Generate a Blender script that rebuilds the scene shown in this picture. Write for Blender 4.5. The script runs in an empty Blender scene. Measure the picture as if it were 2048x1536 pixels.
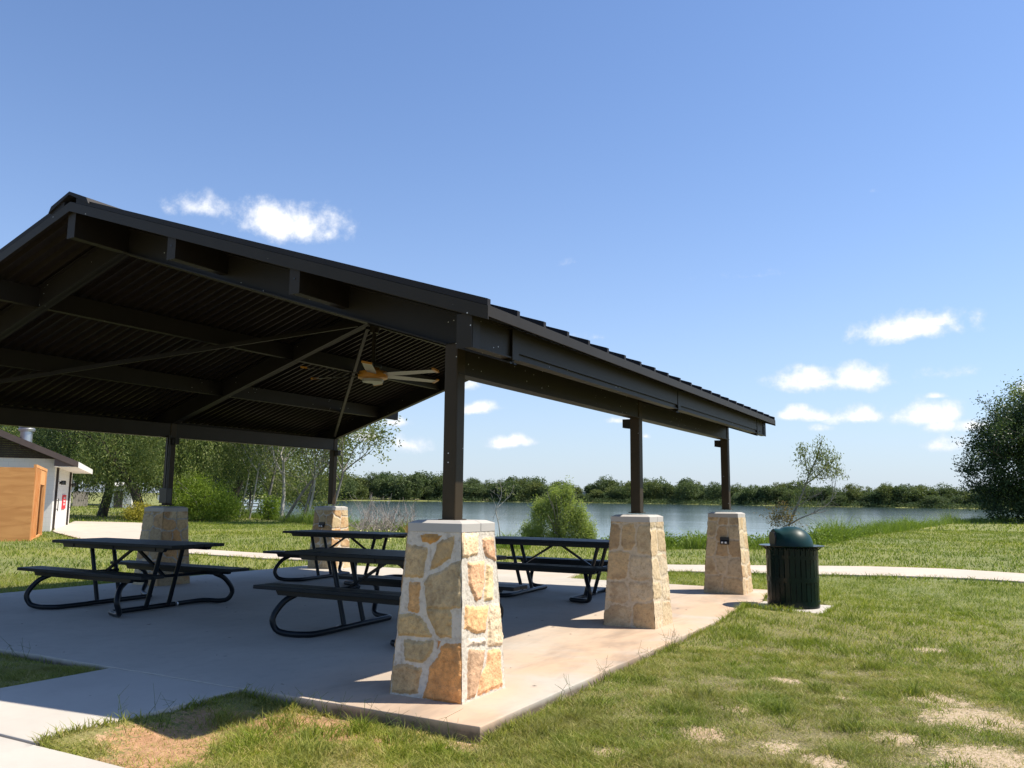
import bpy, math, random
import numpy as np
from mathutils import Vector, Matrix, noise as mnoise
RS = np.random.RandomState(7); random.seed(7)
C = bpy.context.scene.collection
PI = math.pi
# ------------------------------------------------------------------ camera frame (pavilion axes: +X out over the lawn, +Y along the eave)
F_PX, YAW, PITCH, ROLL, CX, CY, CH = 1655.757, .5062636, .1400147, .0095670, 3.742933, -5.765013, 1.5
FW = np.array([-math.sin(YAW)*math.cos(PITCH), math.cos(YAW)*math.cos(PITCH), math.sin(PITCH)])
RT = np.array([math.cos(YAW), math.sin(YAW), 0.]); UP = np.cross(RT, FW)
CAM = np.array([CX, CY, CH])
def ray(px, py):
    a, b = px-1024, py-768; cr, sr = math.cos(ROLL), math.sin(ROLL)
    return FW + RT*(a*cr+b*sr)/F_PX - UP*(-a*sr+b*cr)/F_PX
def gpt(px, py, z=-.1):
    d = ray(px, py); q = CAM+d*(z-CH)/d[2]; return float(q[0]), float(q[1])
def pol(px, D):                       # point on the ground at bearing of px and D metres away
    d = ray(px, 1000); q = CAM+d*D/math.hypot(d[0], d[1]); return float(q[0]), float(q[1])
FX, FY = -math.sin(YAW), math.cos(YAW)
def fwd(x, y): return (x-CX)*FX+(y-CY)*FY
def lake_z(x, y): return -1.7+.0055*fwd(x, y)
# ------------------------------------------------------------------ tags and mesh helpers
def tag(o, label=None, cat=None, group=None, kind=None):
    if label: o['label'] = label
    if cat: o['category'] = cat
    if group: o['group'] = group
    if kind: o['kind'] = kind
    return o
def empty(name, loc, label, cat, group=None, rz=0):
    o = bpy.data.objects.new(name, None); C.objects.link(o); o.location = loc; o.rotation_euler = (0, 0, rz)
    o.empty_display_size = .2
    return tag(o, label, cat, group)
class MB:
    def __init__(s): s.v = []; s.f = []; s.sm = []
    def add(s, vs, fs, smooth=False):
        n = len(s.v); s.v += [tuple(map(float, p)) for p in vs]; s.f += [tuple(i+n for i in f) for f in fs]; s.sm += [smooth]*len(fs); return s
    def box(s, x0, x1, y0, y1, z0, z1, top=None):
        a = [(x0, y0), (x1, y0), (x1, y1), (x0, y1)]
        return s.add([(x, y, z0) for x, y in a]+[(x, y, z1) for x, y in a],
              [(3, 2, 1, 0), (4, 5, 6, 7), (0, 1, 5, 4), (1, 2, 6, 5), (2, 3, 7, 6), (3, 0, 4, 7)])
    def prism(s, poly, axis, a, b):   # polygon in the two other axes, swept along axis from a to b
        def P(u, v, w): return {'x': (w, u, v), 'y': (u, w, v), 'z': (u, v, w)}[axis]
        n = len(poly); vs = [P(u, v, a) for u, v in poly]+[P(u, v, b) for u, v in poly]
        ar = sum(poly[i][0]*poly[(i+1) % n][1]-poly[(i+1) % n][0]*poly[i][1] for i in range(n))
        flip = (ar < 0) ^ (axis == 'y')
        fs = [tuple(range(n))[::-1], tuple(range(n, 2*n))]+[(i, (i+1) % n, n+(i+1) % n, n+i) for i in range(n)]
        if flip: fs = [f[::-1] for f in fs]
        return s.add(vs, fs)
    def beam(s, p, q, w, h, up=(0, 0, 1)):
        p, q = Vector(p), Vector(q); d = (q-p).normalized(); sd = d.cross(Vector(up)).normalized(); u = sd.cross(d)
        vs = [c+sd*a*w/2+u*b*h/2 for c in (p, q) for a, b in ((-1, -1), (1, -1), (1, 1), (-1, 1))]
        return s.add(vs, [(0, 1, 2, 3)[::-1], (4, 5, 6, 7), (0, 1, 5, 4), (1, 2, 6, 5), (2, 3, 7, 6), (3, 0, 4, 7)])
    def tube(s, pts, r, n=8, cap=True):
        pts = [Vector(p) for p in pts]; m = len(pts)
        rs = r if isinstance(r, (list, tuple)) else [r]*m
        ref = None; vs = []
        for i, p in enumerate(pts):
            d = (pts[min(i+1, m-1)]-pts[max(i-1, 0)]).normalized()
            if ref is None: ref = d.orthogonal().normalized()
            ref = (ref-d*ref.dot(d)); ref = ref.normalized() if ref.length > 1e-6 else d.orthogonal().normalized()
            b = d.cross(ref)
            vs += [p+(ref*math.cos(2*PI*k/n)+b*math.sin(2*PI*k/n))*rs[i] for k in range(n)]
        fs = [(i*n+k, i*n+(k+1) % n, (i+1)*n+(k+1) % n, (i+1)*n+k) for i in range(m-1) for k in range(n)]
        if cap: fs += [tuple(range(n))[::-1], tuple((m-1)*n+k for k in range(n))]
        return s.add(vs, fs, True)
    def lathe(s, prof, n=32, c=(0, 0), a0=0, a1=2*PI, smooth=True):
        full = abs(a1-a0-2*PI) < 1e-6; m = n if full else n+1
        vs = [(c[0]+r*math.cos(a0+(a1-a0)*k/n), c[1]+r*math.sin(a0+(a1-a0)*k/n), z) for r, z in prof for k in range(m)]
        fs = [(i*m+k, i*m+(k+1) % m, (i+1)*m+(k+1) % m, (i+1)*m+k) for i in range(len(prof)-1) for k in range(n)]
        return s.add(vs, fs, smooth)
    def build(s, name, mat, parent=None, bevel=0, shear=False, loc=None):
        me = bpy.data.meshes.new(name)
        vs = s.v
        if shear: vs = [(x, y, z+.0055*y) for x, y, z in vs]
        me.from_pydata(vs, [], s.f); me.polygons.foreach_set('use_smooth', s.sm); me.materials.append(mat)
        if any(s.sm): me.set_sharp_from_angle(angle=math.radians(40))
        me.update()
        o = bpy.data.objects.new(name, me); C.objects.link(o); o.parent = parent
        if loc: o.location = loc
        if bevel:
            b = o.modifiers.new('bevel', 'BEVEL'); b.width = bevel; b.segments = 2; b.limit_method = 'ANGLE'; b.angle_limit = .7
        return o
def npmesh(name, v, faces, mat, parent=None, attrs=None, smooth=False, colors=None):
    """faces: list of int arrays (k,3) or (k,4)"""
    me = bpy.data.meshes.new(name); v = np.asarray(v, dtype=np.float32)
    me.vertices.add(len(v)); me.vertices.foreach_set('co', v.ravel())
    idx = np.concatenate([f.ravel() for f in faces]).astype(np.int32)
    tot = np.concatenate([np.full(len(f), f.shape[1]) for f in faces]); st = np.concatenate([[0], np.cumsum(tot)[:-1]]).astype(np.int32)
    me.loops.add(len(idx)); me.loops.foreach_set('vertex_index', idx)
    me.polygons.add(len(st)); me.polygons.foreach_set('loop_start', st)
    if smooth: me.polygons.foreach_set('use_smooth', np.ones(len(st), dtype=bool))
    me.update(calc_edges=True)
    for k, a in (attrs or {}).items():
        at = me.attributes.new(k, 'FLOAT', 'POINT'); at.data.foreach_set('value', np.asarray(a, dtype=np.float32))
    for k, a in (colors or {}).items():
        at = me.attributes.new(k, 'FLOAT_COLOR', 'POINT'); at.data.foreach_set('color', np.asarray(a, dtype=np.float32).ravel())
    me.materials.append(mat)
    o = bpy.data.objects.new(name, me); C.objects.link(o); o.parent = parent
    return o
def vnoise(x, y, s=1., seed=0.):
    return mnoise.noise(Vector((x*s+seed, y*s-seed, seed*.7)))
def np_noise(x, y, s, seed):          # cheap smooth value noise on arrays, -1..1
    r = np.random.RandomState(seed); T = r.uniform(-1, 1, (64, 64))
    u, v = np.asarray(x)*s+17.3, np.asarray(y)*s+9.1
    i, j = np.floor(u).astype(int), np.floor(v).astype(int); a, b = u-i, v-j
    a = a*a*(3-2*a); b = b*b*(3-2*b); g = lambda p, q: T[p % 64, q % 64]
    return (g(i, j)*(1-a)+g(i+1, j)*a)*(1-b)+(g(i, j+1)*(1-a)+g(i+1, j+1)*a)*b
def cat(pts, sub=6):                  # Catmull-Rom through points
    P = [Vector(p) for p in pts]; P = [P[0]*2-P[1]]+P+[P[-1]*2-P[-2]]; out = []
    for i in range(1, len(P)-2):
        for k in range(sub):
            t = k/sub; a, b, c, d = P[i-1], P[i], P[i+1], P[i+2]
            out.append(.5*((2*b)+(c-a)*t+(2*a-5*b+4*c-d)*t*t+(3*b-3*c+d-a)*t**3))
    return out+[P[-2]]
# ------------------------------------------------------------------ materials
class M:
    def __init__(s, name):
        s.m = bpy.data.materials.new(name); s.m.use_nodes = True; s.t = s.m.node_tree; s.n = s.t.nodes; s.l = s.t.links
        s.b = s.n['Principled BSDF']; s.out = s.n['Material Output']
    def node(s, ty, **k):
        n = s.n.new(ty)
        for a, v in k.items():
            if a.startswith('i_'):
                key = a[2:].replace('_', ' '); n.inputs[key].default_value = v
            else: setattr(n, a, v)
        return n
    def link(s, a, b): s.l.new(a, b)
    def coord(s, scale=None):
        c = s.node('ShaderNodeNewGeometry'); v = c.outputs['Position']
        if scale:
            mp = s.node('ShaderNodeMapping'); mp.inputs['Scale'].default_value = scale; s.link(v, mp.inputs[0]); v = mp.outputs[0]
        return v
    def noise(s, scale, detail=4, rough=.55, vec=None, dist=0):
        n = s.node('ShaderNodeTexNoise', i_Scale=scale, i_Detail=detail, i_Roughness=rough, i_Distortion=dist)
        s.link(vec if vec is not None else s.coord(), n.inputs['Vector']); return n.outputs['Fac']
    def ramp(s, fac, stops, interp='LINEAR'):
        r = s.node('ShaderNodeValToRGB'); r.color_ramp.interpolation = interp
        e = r.color_ramp.elements
        while len(e) < len(stops): e.new(.5)
        for el, (p, c) in zip(e, stops): el.position = p; el.color = (*c, 1) if len(c) == 3 else c
        s.link(fac, r.inputs[0]); return r.outputs[0]
    def mix(s, fac, a, b, mode='MIX'):
        n = s.node('ShaderNodeMix', data_type='RGBA', blend_type=mode)
        for sock, v in ((n.inputs[0], fac), (n.inputs[6], a), (n.inputs[7], b)):
            if isinstance(v, (int, float)): sock.default_value = v
            elif isinstance(v, tuple): sock.default_value = (*v, 1)
            else: s.link(v, sock)
        return n.outputs[2]
    def math(s, op, a, b=None, c=None, clamp=False):
        n = s.node('ShaderNodeMath', operation=op, use_clamp=clamp)
        for i, v in enumerate((a, b, c)):
            if v is None: continue
            if isinstance(v, (int, float)): n.inputs[i].default_value = v
            else: s.link(v, n.inputs[i])
        return n.outputs[0]
    def bump(s, h, strength=.3, dist=.01, normal=None):
        n = s.node('ShaderNodeBump', i_Strength=strength, i_Distance=dist); s.link(h, n.inputs['Height'])
        s.link(n.outputs[0], s.b.inputs['Normal']); return n
    def col(s, c):
        if isinstance(c, tuple): s.b.inputs['Base Color'].default_value = (*c, 1)
        else: s.link(c, s.b.inputs['Base Color'])
        return s
    def set(s, **k):
        for a, v in k.items(): s.b.inputs[a.replace('_', ' ')].default_value = v
        return s
def metal_paint(name, c, rough, var=.25, speck=False):
    m = M(name); n1 = m.noise(3, 5, .6); d = tuple(x*(1-var) for x in c); e = tuple(min(1, x*(1+var)) for x in c)
    col = m.ramp(n1, [(.3, d), (.7, e)])
    if speck:
        v = m.node('ShaderNodeTexVoronoi', i_Scale=16.0); m.link(m.coord(), v.inputs['Vector'])
        near = m.math('LESS_THAN', v.outputs['Distance'], .085)
        sel = m.node('ShaderNodeSeparateColor'); m.link(v.outputs['Color'], sel.inputs[0])
        keep = m.math('GREATER_THAN', sel.outputs[0], .72)
        pch = m.math('GREATER_THAN', m.noise(1.1, 2, .5), .5)
        col = m.mix(m.math('MULTIPLY', m.math('MULTIPLY', near, keep), pch), col, (.62, .62, .62))
    m.col(col).set(Metallic=0.0, Roughness=rough); m.b.inputs['Specular IOR Level'].default_value = .22
    m.bump(m.noise(60, 3), .08, .002)
    return m.m
MAT = {}
MAT['bronze'] = metal_paint('bronze_paint', (.024, .0185, .0115), .5, .12, True)
MAT['column'] = metal_paint('column_paint', (.036, .0245, .0115), .5, .12, True)
MAT['beam'] = metal_paint('beam_paint', (.0165, .0135, .0105), .5, .12, True)
MAT['bronze_dark'] = metal_paint('roof_sheet_paint', (.016, .014, .015), .6, .15)
MAT['soffit'] = metal_paint('deck_underside_paint', (.022, .0165, .0125), .45, .12)
MAT['table'] = metal_paint('dark_recycled_plank', (.009, .013, .016), .5, .3)
MAT['tube'] = metal_paint('black_green_tube', (.008, .012, .016), .28, .2)
MAT['bin'] = metal_paint('dark_green_paint', (.002, .011, .0095), .22, .25)
MAT['bin_lid'] = metal_paint('green_plastic', (.005, .032, .030), .42, .15)
MAT['steel'] = M('galvanised_steel').col((.55, .56, .58)).set(Metallic=.9, Roughness=.35).m
MAT['black'] = M('black_plastic').col((.012, .012, .013)).set(Roughness=.4).m
MAT['white'] = M('white_plastic').col((.75, .75, .75)).set(Roughness=.5).m
# concrete
def concrete(name, base, warm, stain, pos=None):
    m = M(name); n1 = m.noise(.9, 6, .6); n2 = m.noise(7, 6, .65); n3 = m.noise(.45, 4, .55, dist=.6)
    col = m.ramp(n1, [(.25, tuple(x*.86 for x in base)), (.75, tuple(x*1.08 for x in base))])
    if warm:
        g = m.node('ShaderNodeSeparateXYZ'); m.link(m.coord(), g.inputs[0])
        edge = m.math('MULTIPLY', m.math('SUBTRACT', g.outputs[0], -1.6), .55, clamp=True)
        msk = m.math('MULTIPLY', m.ramp(n3, [(.38, (.05, .05, .05)), (.52, (1, 1, 1))]), edge)
        col = m.mix(m.math('MULTIPLY', msk, .8), col, warm)
        s2 = m.noise(1.0, 5, .6, vec=m.coord((1.3, .35, 1)), dist=.4)
        col = m.mix(m.math('MULTIPLY', m.math('MULTIPLY', m.ramp(s2, [(.46, (0, 0, 0)), (.60, (1, 1, 1))]), edge), .6), col, (.21, .155, .115))
    col = m.mix(m.math('MULTIPLY', m.ramp(n2, [(.5, (0, 0, 0)), (.8, (1, 1, 1))]), stain), col, tuple(x*.62 for x in base))
    v = m.node('ShaderNodeTexVoronoi', i_Scale=2.3); m.link(m.coord(), v.inputs['Vector'])
    sel = m.node('ShaderNodeSeparateColor'); m.link(v.outputs['Color'], sel.inputs[0])
    spot = m.math('MULTIPLY', m.math('LESS_THAN', v.outputs['Distance'], .045), m.math('GREATER_THAN', sel.outputs[0], .6))
    col = m.mix(m.math('MULTIPLY', spot, .55), col, (.16, .14, .12))
    gg = m.node('ShaderNodeSeparateXYZ'); m.link(m.coord(), gg.inputs[0])
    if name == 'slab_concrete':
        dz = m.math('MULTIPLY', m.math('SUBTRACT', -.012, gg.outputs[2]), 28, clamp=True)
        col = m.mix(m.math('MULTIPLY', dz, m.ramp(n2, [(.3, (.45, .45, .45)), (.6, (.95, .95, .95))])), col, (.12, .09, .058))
    m.col(col).set(Roughness=.85); m.bump(m.noise(90, 4, .7), .25, .004); return m.m
MAT['slab'] = concrete('slab_concrete', (.475, .435, .375), (.54, .36, .225), .4)
MAT['slab_edge'] = concrete('slab_edge_concrete', (.30, .285, .25), None, .6)
MAT['walk'] = concrete('walk_concrete', (.50, .46, .405), None, .15)
MAT['path'] = concrete('path_concrete', (.52, .44, .355), None, .15)
MAT['cap'] = concrete('cast_cap_stone', (.45, .425, .39), None, .12)
# stone with per-vertex stone colour
m = M('limestone_veneer'); a = m.node('ShaderNodeAttribute', attribute_name='stone_color'); n = m.noise(22, 6, .7); n2 = m.noise(110, 4, .7); n4 = m.noise(6, 4, .6)
c1 = m.mix(1.0, a.outputs['Color'], m.ramp(n, [(.3, (.68, .62, .55)), (.5, (1, 1, 1)), (.72, (1.15, 1.1, 1.02))]), 'MULTIPLY')
c1 = m.mix(m.math('MULTIPLY', m.ramp(n4, [(.55, (0, 0, 0)), (.75, (1, 1, 1))]), .3), c1, (.17, .14, .10))
rough = m.node('ShaderNodeAttribute', attribute_name='stone_mask')
pit = m.math('MULTIPLY', m.ramp(n2, [(.56, (0, 0, 0)), (.64, (1, 1, 1))]), rough.outputs['Fac'])
m.col(m.mix(m.math('MULTIPLY', pit, .6), c1, (.20, .12, .07))).set(Roughness=.9)
m.bump(m.math('ADD', m.math('MULTIPLY', n2, .6), n), .55, .012); MAT['stone'] = m.m
# grass blades / leaves / ground
def leaf_mat(name, cols, rough=.5, trans=.35, patch=None, objrand=0.):
    m = M(name); a = m.node('ShaderNodeAttribute', attribute_name='rnd')
    st = [(i/(len(cols)-1), c) for i, c in enumerate(cols)]
    col = m.ramp(a.outputs['Fac'], st)
    if patch: col = patch(m, col)
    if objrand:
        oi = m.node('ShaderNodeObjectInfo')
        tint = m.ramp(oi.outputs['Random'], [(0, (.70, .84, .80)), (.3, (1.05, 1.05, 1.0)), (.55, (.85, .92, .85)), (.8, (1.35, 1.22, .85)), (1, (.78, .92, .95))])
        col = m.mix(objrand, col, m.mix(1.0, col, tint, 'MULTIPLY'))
    m.col(col).set(Roughness=rough); m.b.inputs['Specular IOR Level'].default_value = .1
    tr = m.node('ShaderNodeBsdfTranslucent'); m.link(m.mix(1.0, col, (1.1, 1.2, .55), 'MULTIPLY'), tr.inputs[0])
    ms = m.node('ShaderNodeMixShader'); ms.inputs[0].default_value = trans
    m.link(m.b.outputs[0], ms.inputs[1]); m.link(tr.outputs[0], ms.inputs[2]); m.link(ms.outputs[0], m.out.inputs[0]); return m.m
def dry_fac(m):                      # where the turf is dry: strongest on the near lawn
    g = m.node('ShaderNodeSeparateXYZ'); m.link(m.coord(), g.inputs[0])
    near = m.math('MULTIPLY', m.math('SUBTRACT', 6.5, g.outputs[1]), .1, clamp=True)
    n = m.noise(1.3, 5, .62)
    return m.math('MULTIPLY', m.ramp(n, [(.38, (0, 0, 0)), (.62, (1, 1, 1))]), m.math('ADD', m.math('MULTIPLY', near, .95), .05))
def turf_patch(m, col):
    big = m.noise(.16, 3, .5)
    col = m.mix(m.ramp(big, [(.4, (0, 0, 0)), (.65, (1, 1, 1))]), col, m.mix(1.0, col, (1.22, 1.12, .85), 'MULTIPLY'))
    return m.mix(dry_fac(m), col, m.mix(.62, col, (.34, .27, .14)))
MAT['grass'] = leaf_mat('lawn_blades', [(.095, .145, .022), (.165, .225, .036), (.245, .30, .058), (.36, .36, .115), (.56, .47, .27)], .5, .35, turf_patch)
MAT['weed'] = leaf_mat('weed_blades', [(.08, .125, .022), (.14, .205, .034), (.21, .285, .055), (.30, .36, .10)], .5, .35)
MAT['dry_brush'] = M('dry_twigs').col((.27, .23, .20)).set(Roughness=.9).m
MAT['rust_grass'] = leaf_mat('rust_brown_grass', [(.22, .12, .05), (.32, .20, .08), (.36, .27, .12)], .7, .2)
MAT['flower'] = M('flower_petals').col((.8, .75, .25)).set(Roughness=.7).m
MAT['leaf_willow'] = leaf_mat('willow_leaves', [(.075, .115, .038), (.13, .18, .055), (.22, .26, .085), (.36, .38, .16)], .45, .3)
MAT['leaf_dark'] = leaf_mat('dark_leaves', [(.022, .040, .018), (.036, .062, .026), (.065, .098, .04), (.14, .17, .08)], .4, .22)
MAT['leaf_bright'] = leaf_mat('bright_leaves', [(.14, .21, .03), (.22, .30, .045), (.31, .38, .075)], .5, .4)
MAT['leaf_pale'] = leaf_mat('pale_leaves', [(.11, .14, .05), (.18, .21, .08), (.28, .30, .13)], .5, .35)
MAT['leaf_yellow'] = leaf_mat('yellow_leaves', [(.20, .20, .04), (.34, .30, .05), (.42, .36, .07)], .5, .35)
MAT['leaf_brown'] = leaf_mat('withered_leaves', [(.20, .13, .06), (.27, .19, .08), (.20, .21, .08)], .6, .3)
MAT['leaf_bush'] = leaf_mat('willow_bush_leaves', [(.22, .27, .08), (.30, .355, .11), (.40, .44, .18)], .5, .5)
MAT['leaf_far_hazed'] = leaf_mat('hazed_far_tree_leaves', [(.085, .112, .052), (.115, .145, .066), (.16, .19, .085)], .6, .25, objrand=1.0)  # leaf colour lightened so it carries the distance haze
def bark(name, c, c2):
    m = M(name); n = m.noise(5, 5, .7, vec=m.coord((1, 1, .25))); m.col(m.ramp(n, [(.35, c), (.65, c2)])).set(Roughness=.9); m.bump(n, .6, .03); return m.m
MAT['bark_dark'] = bark('dark_bark', (.035, .028, .022), (.10, .085, .07))
MAT['bark_grey'] = bark('grey_bark', (.10, .09, .08), (.26, .24, .21))
MAT['bark_white'] = bark('white_bark', (.22, .20, .17), (.48, .46, .40))
# ground
m = M('turf_ground'); p = m.coord(); n1 = m.noise(.9, 6, .6); n2 = m.noise(14, 6, .7); n3 = m.noise(60, 4, .7)
g = m.node('ShaderNodeSeparateXYZ'); m.link(p, g.inputs[0])
turf = m.ramp(n2, [(.28, (.07, .085, .022)), (.5, (.155, .175, .045)), (.72, (.25, .25, .08))])
turf = turf_patch(m, turf)
n6 = m.noise(230, 3, .75); soilc = m.ramp(m.math('ADD', m.math('MULTIPLY', n3, .5), m.math('MULTIPLY', n6, .5)), [(.36, (.20, .14, .085)), (.48, (.46, .35, .235)), (.66, (.62, .49, .34))])
at = m.node('ShaderNodeAttribute', attribute_name='soil'); at2 = m.node('ShaderNodeAttribute', attribute_name='clay'); at3 = m.node('ShaderNodeAttribute', attribute_name='thatch')
clay = m.ramp(n2, [(.3, (.32, .16, .08)), (.7, (.56, .33, .185))])
soil = m.mix(at2.outputs['Fac'], soilc, clay)
n5 = m.noise(160, 3, .7); that = m.ramp(m.math('ADD', m.math('MULTIPLY', n3, .5), m.math('MULTIPLY', n5, .5)), [(.38, (.035, .035, .014)), (.5, (.14, .12, .055)), (.62, (.40, .32, .18))])
c = m.mix(at3.outputs['Fac'], turf, that)
sf = m.math('ADD', m.math('SUBTRACT', at.outputs['Fac'], .5), m.math('ADD', m.math('MULTIPLY', m.math('SUBTRACT', n2, .5), 2.6), m.math('MULTIPLY', m.math('SUBTRACT', n3, .5), 1.6))); sf = m.ramp(m.math('ADD', sf, .5), [(.42, (0, 0, 0)), (.6, (1, 1, 1))])
m.col(m.mix(sf, c, soil)).set(Roughness=.95); m.bump(m.math('ADD', n2, m.math('MULTIPLY', n3, .5)), .7, .03); MAT['ground'] = m.m
# water
m = M('lake_water'); m.col((.045, .075, .072)).set(Roughness=.10, IOR=1.33)
w1 = m.noise(.9, 3, .5, vec=m.coord((.35, 1.0, 1))); w2 = m.noise(.02, 3, .6, vec=m.coord((.5, 2.2, 1)))
rip = m.ramp(w2, [(.45, (.15, .15, .15)), (.62, (1, 1, 1))])
m.bump(m.math('MULTIPLY', w1, rip), .30, .08); MAT['water'] = m.m
# ------------------------------------------------------------------ ground
CREST = [(-3000, 510), (-1500, 505), (-300, 495), (250, 480), (380, 480), (425, 150), (450, 90), (490, 75), (620, 59), (720, 52), (800, 45), (870, 37), (960, 31), (1190, 30.5), (1350, 31.5), (1550, 33), (1640, 37), (1700, 43), (1800, 60), (1900, 80), (2040, 93), (2400, 110), (3200, 130)]
FAR = [(-3000, 520), (300, 500), (500, 474), (620, 435), (900, 448), (1250, 428), (1600, 371), (1750, 369), (1946, 361), (2400, 350), (3200, 340)]
def bearing_px(x, y):                 # column of the photo that a bearing falls in (arrays)
    dx, dy = np.asarray(x)-CX, np.asarray(y)-CY
    f = dx*FX+dy*FY; r = dx*math.cos(YAW)+dy*math.sin(YAW)
    px = 1024+F_PX*r/np.maximum(f, 1e-3); return np.where(f > 1, np.clip(px, -3000, 3200), np.where(r > 0, 3200, -3000)), f
BARE = [(gpt(1950, 1440), .5, 0), (gpt(1985, 1520), .45, 0), (gpt(1880, 1400), .3, 0), (gpt(1650, 1530), .22, 0), (gpt(1570, 1365), .16, 0), (gpt(1730, 1335), .16, 0), (gpt(1410, 1470), .2, .3), (gpt(1860, 1300), .2, 0), (gpt(1560, 1500), .18, 0), (gpt(930, 1490), .17, .6), (gpt(1130, 1400), .10, .5), (gpt(1480, 1425), .14, .2), (gpt(1800, 1480), .2, 0), (gpt(1690, 1400), .12, 0), (gpt(1220, 1505), .16, .3)]
CLAYP = [((-.15, -1.12), .24), ((.25, -1.08), .16), ((-.4, -.95), .2), ((-.72, -1.12), .34), ((-.95, -1.9), .42), ((-.25, -1.0), .22), ((-1.1, -1.35), .32), ((-.65, -2.2), .4), ((-.45, -1.45), .2)]
PATH_T = [(-46.7, 27.7), (-41, 28.3), (-34, 24), (-26, 17.8), (-20.5, 14), (-17.4, 12.45), (-15.35, 12.1), (-13.8, 12.0), (-12.3, 11.75), (-10, 12.0), (-7.0, 13.1), (-5, 14.1), (-3.13, 14.85), (-2.3, 15.3), (-1.3, 15.9), (.22, 16.8), (1.4, 17.4), (2.2, 17.6), (3.2, 17.7), (4.65, 17.2), (8, 15.8), (14, 12.5)]
PATH_B = [(-41.9, 24.1), (-36, 19.6), (-32.3, 17.2), (-27.7, 15.0), (-21.3, 12.0), (-17.4, 10.95), (-15.5, 10.75), (-13.9, 10.65), (-12.5, 10.55), (-10.4, 10.9), (-8.2, 11.3), (-4.6, 11.75), (-3.2, 12.45), (-2.45, 12.9), (-1.7, 13.3), (-.7, 13.6), (.62, 14.1), (1.6, 14.5), (2.6, 14.8), (4.0, 14.9), (6.5, 14.0), (12, 10.8)]
SLAB = [(-9.6, -.78), (.76, -.78), (.76, 9.40), (-9.6, 9.40)]
WALK = [(-3.1, -2.5), (-1.42, -2.5), (-1.46, -.78), (-3.06, -.78)]
CROSS = [(-14, -4.1), (1.5, -4.1), (1.5, -2.5), (-14, -2.5)]
PAD = [(.76, 6.55), (1.82, 6.55), (1.82, 7.75), (.76, 7.75)]
LINK = [(-5.0, 9.40), (-3.5, 9.40), (-4.3, 12.2), (-6.6, 12.2)]
def inside(poly, x, y):
    x = np.asarray(x); y = np.asarray(y); r = np.zeros(x.shape, bool); n = len(poly)
    for i in range(n):
        (x0, y0), (x1, y1) = poly[i], poly[(i+1) % n]
        if y0 == y1: continue
        r ^= ((y0 > y) != (y1 > y)) & (x < (x1-x0)*(y-y0)/(y1-y0)+x0)
    return r
PATHPOLY = PATH_T+PATH_B[::-1]
BLD0 = np.array([-33.43, 17.72]); BU = np.array([-.797, .604]); BV = np.array([-.604, -.797])
def bw(t, s): q = BLD0+BU*t+BV*s; return float(q[0]), float(q[1])
BLDPOLY = [bw(0, 0), bw(10.7, 0), bw(10.7, 11), bw(0, 11)]
def hard(x, y, grow=0):
    r = np.zeros(np.shape(x), bool)
    for P in (SLAB, WALK, CROSS, PAD, LINK, PATHPOLY, BLDPOLY): r |= inside(P, x, y)
    return r
def gz_np(x, y):
    x = np.asarray(x, float); y = np.asarray(y, float)
    px, f = bearing_px(x, y); r = np.hypot(x-CX, y-CY)
    cr = np.interp(px, *zip(*CREST)); fr = np.interp(px, *zip(*FAR))
    behind = f <= 1; cr = np.where(behind, 1e4, cr); fr = np.where(behind, 2e4, fr)
    und = .035*np_noise(x, y, .25, 3)+.012*np_noise(x, y, 1.7, 4)
    flat = np.clip((np.maximum(np.abs(x+4.4)-6.2, np.abs(y-4.3)-6.5))/3, 0, 1)
    pathd = np.clip(1-np.abs(r-21)/6, 0, 1)*0
    z = -.1+und*flat*np.clip((r-22)/10, .25, 1)+.0055*np.maximum(r-60, 0)
    # dug-away corner in front of the slab, level with it near the bin
    z = z+.035*np.clip((x-.5)*3, 0, 1)*np.clip(1-(x-.7)/2.5, 0, 1)*np.clip((y+.3)/1.2, 0, 1)*np.clip(1-(y-4)/3, 0, 1)
    z = np.maximum(z, -.022-.05*np.clip((np.hypot(x-1.4, y-7.0)-1.1)/1.2, 0, 1)-.1*np.clip((np.hypot(x-1.4, y-7.0)-2.3), 0, 9))
    z = z+.055*np.clip((y-2.5)/3, 0, 1)*np.clip(1-np.abs(y-7)/6, 0, 1)*np.clip(1-(x-.7)/2, 0, 1)*(x > .5)
    z = z+.065*np.clip(1-(np.abs(x+4.6)-3.6)/1.2, 0, 1)*np.clip(-(y+.6)*3, 0, 1)*np.clip(-(x+.95)*2.2, 0, 1)
    z = z+.012*np_noise(x, y, 3.1, 5)*(r < 14)
    z = z+.045*np.clip(1-np.abs(y+2.3)/1.0, 0, 1)*np.clip(1-(x+.2)/1.2, 0, 1)*(x > -1.6)
    lz = lake_z(x, y); t = np.clip((r-cr)/5.5, 0, 1); z = z*(1-t)+(lz-1.3)*t
    t2 = np.clip((r-fr+5)/6, 0, 1); hi = lz+.35+np.clip((r-fr)/60, 0, 1)*.9
    z = np.where(r > fr-5, (lz-1.3)*(1-t2)+hi*t2, z)
    return z
def gz(x, y): return float(gz_np(np.array([x]), np.array([y]))[0])
def soil_np(x, y):
    s = np.zeros(np.shape(x)); cl = np.zeros(np.shape(x))
    for (bx, by), R, k in BARE:
        w = np.clip(1.25-np.hypot(x-bx, (y-by))/R, 0, 1); s = np.maximum(s, w); cl = np.maximum(cl, w*k)
    for (bx, by), R in CLAYP:
        w = np.clip(1.3-np.hypot(x-bx, y-by)/R, 0, 1); s = np.maximum(s, w); cl = np.maximum(cl, np.minimum(w*2, 1))
    return s, cl
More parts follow.
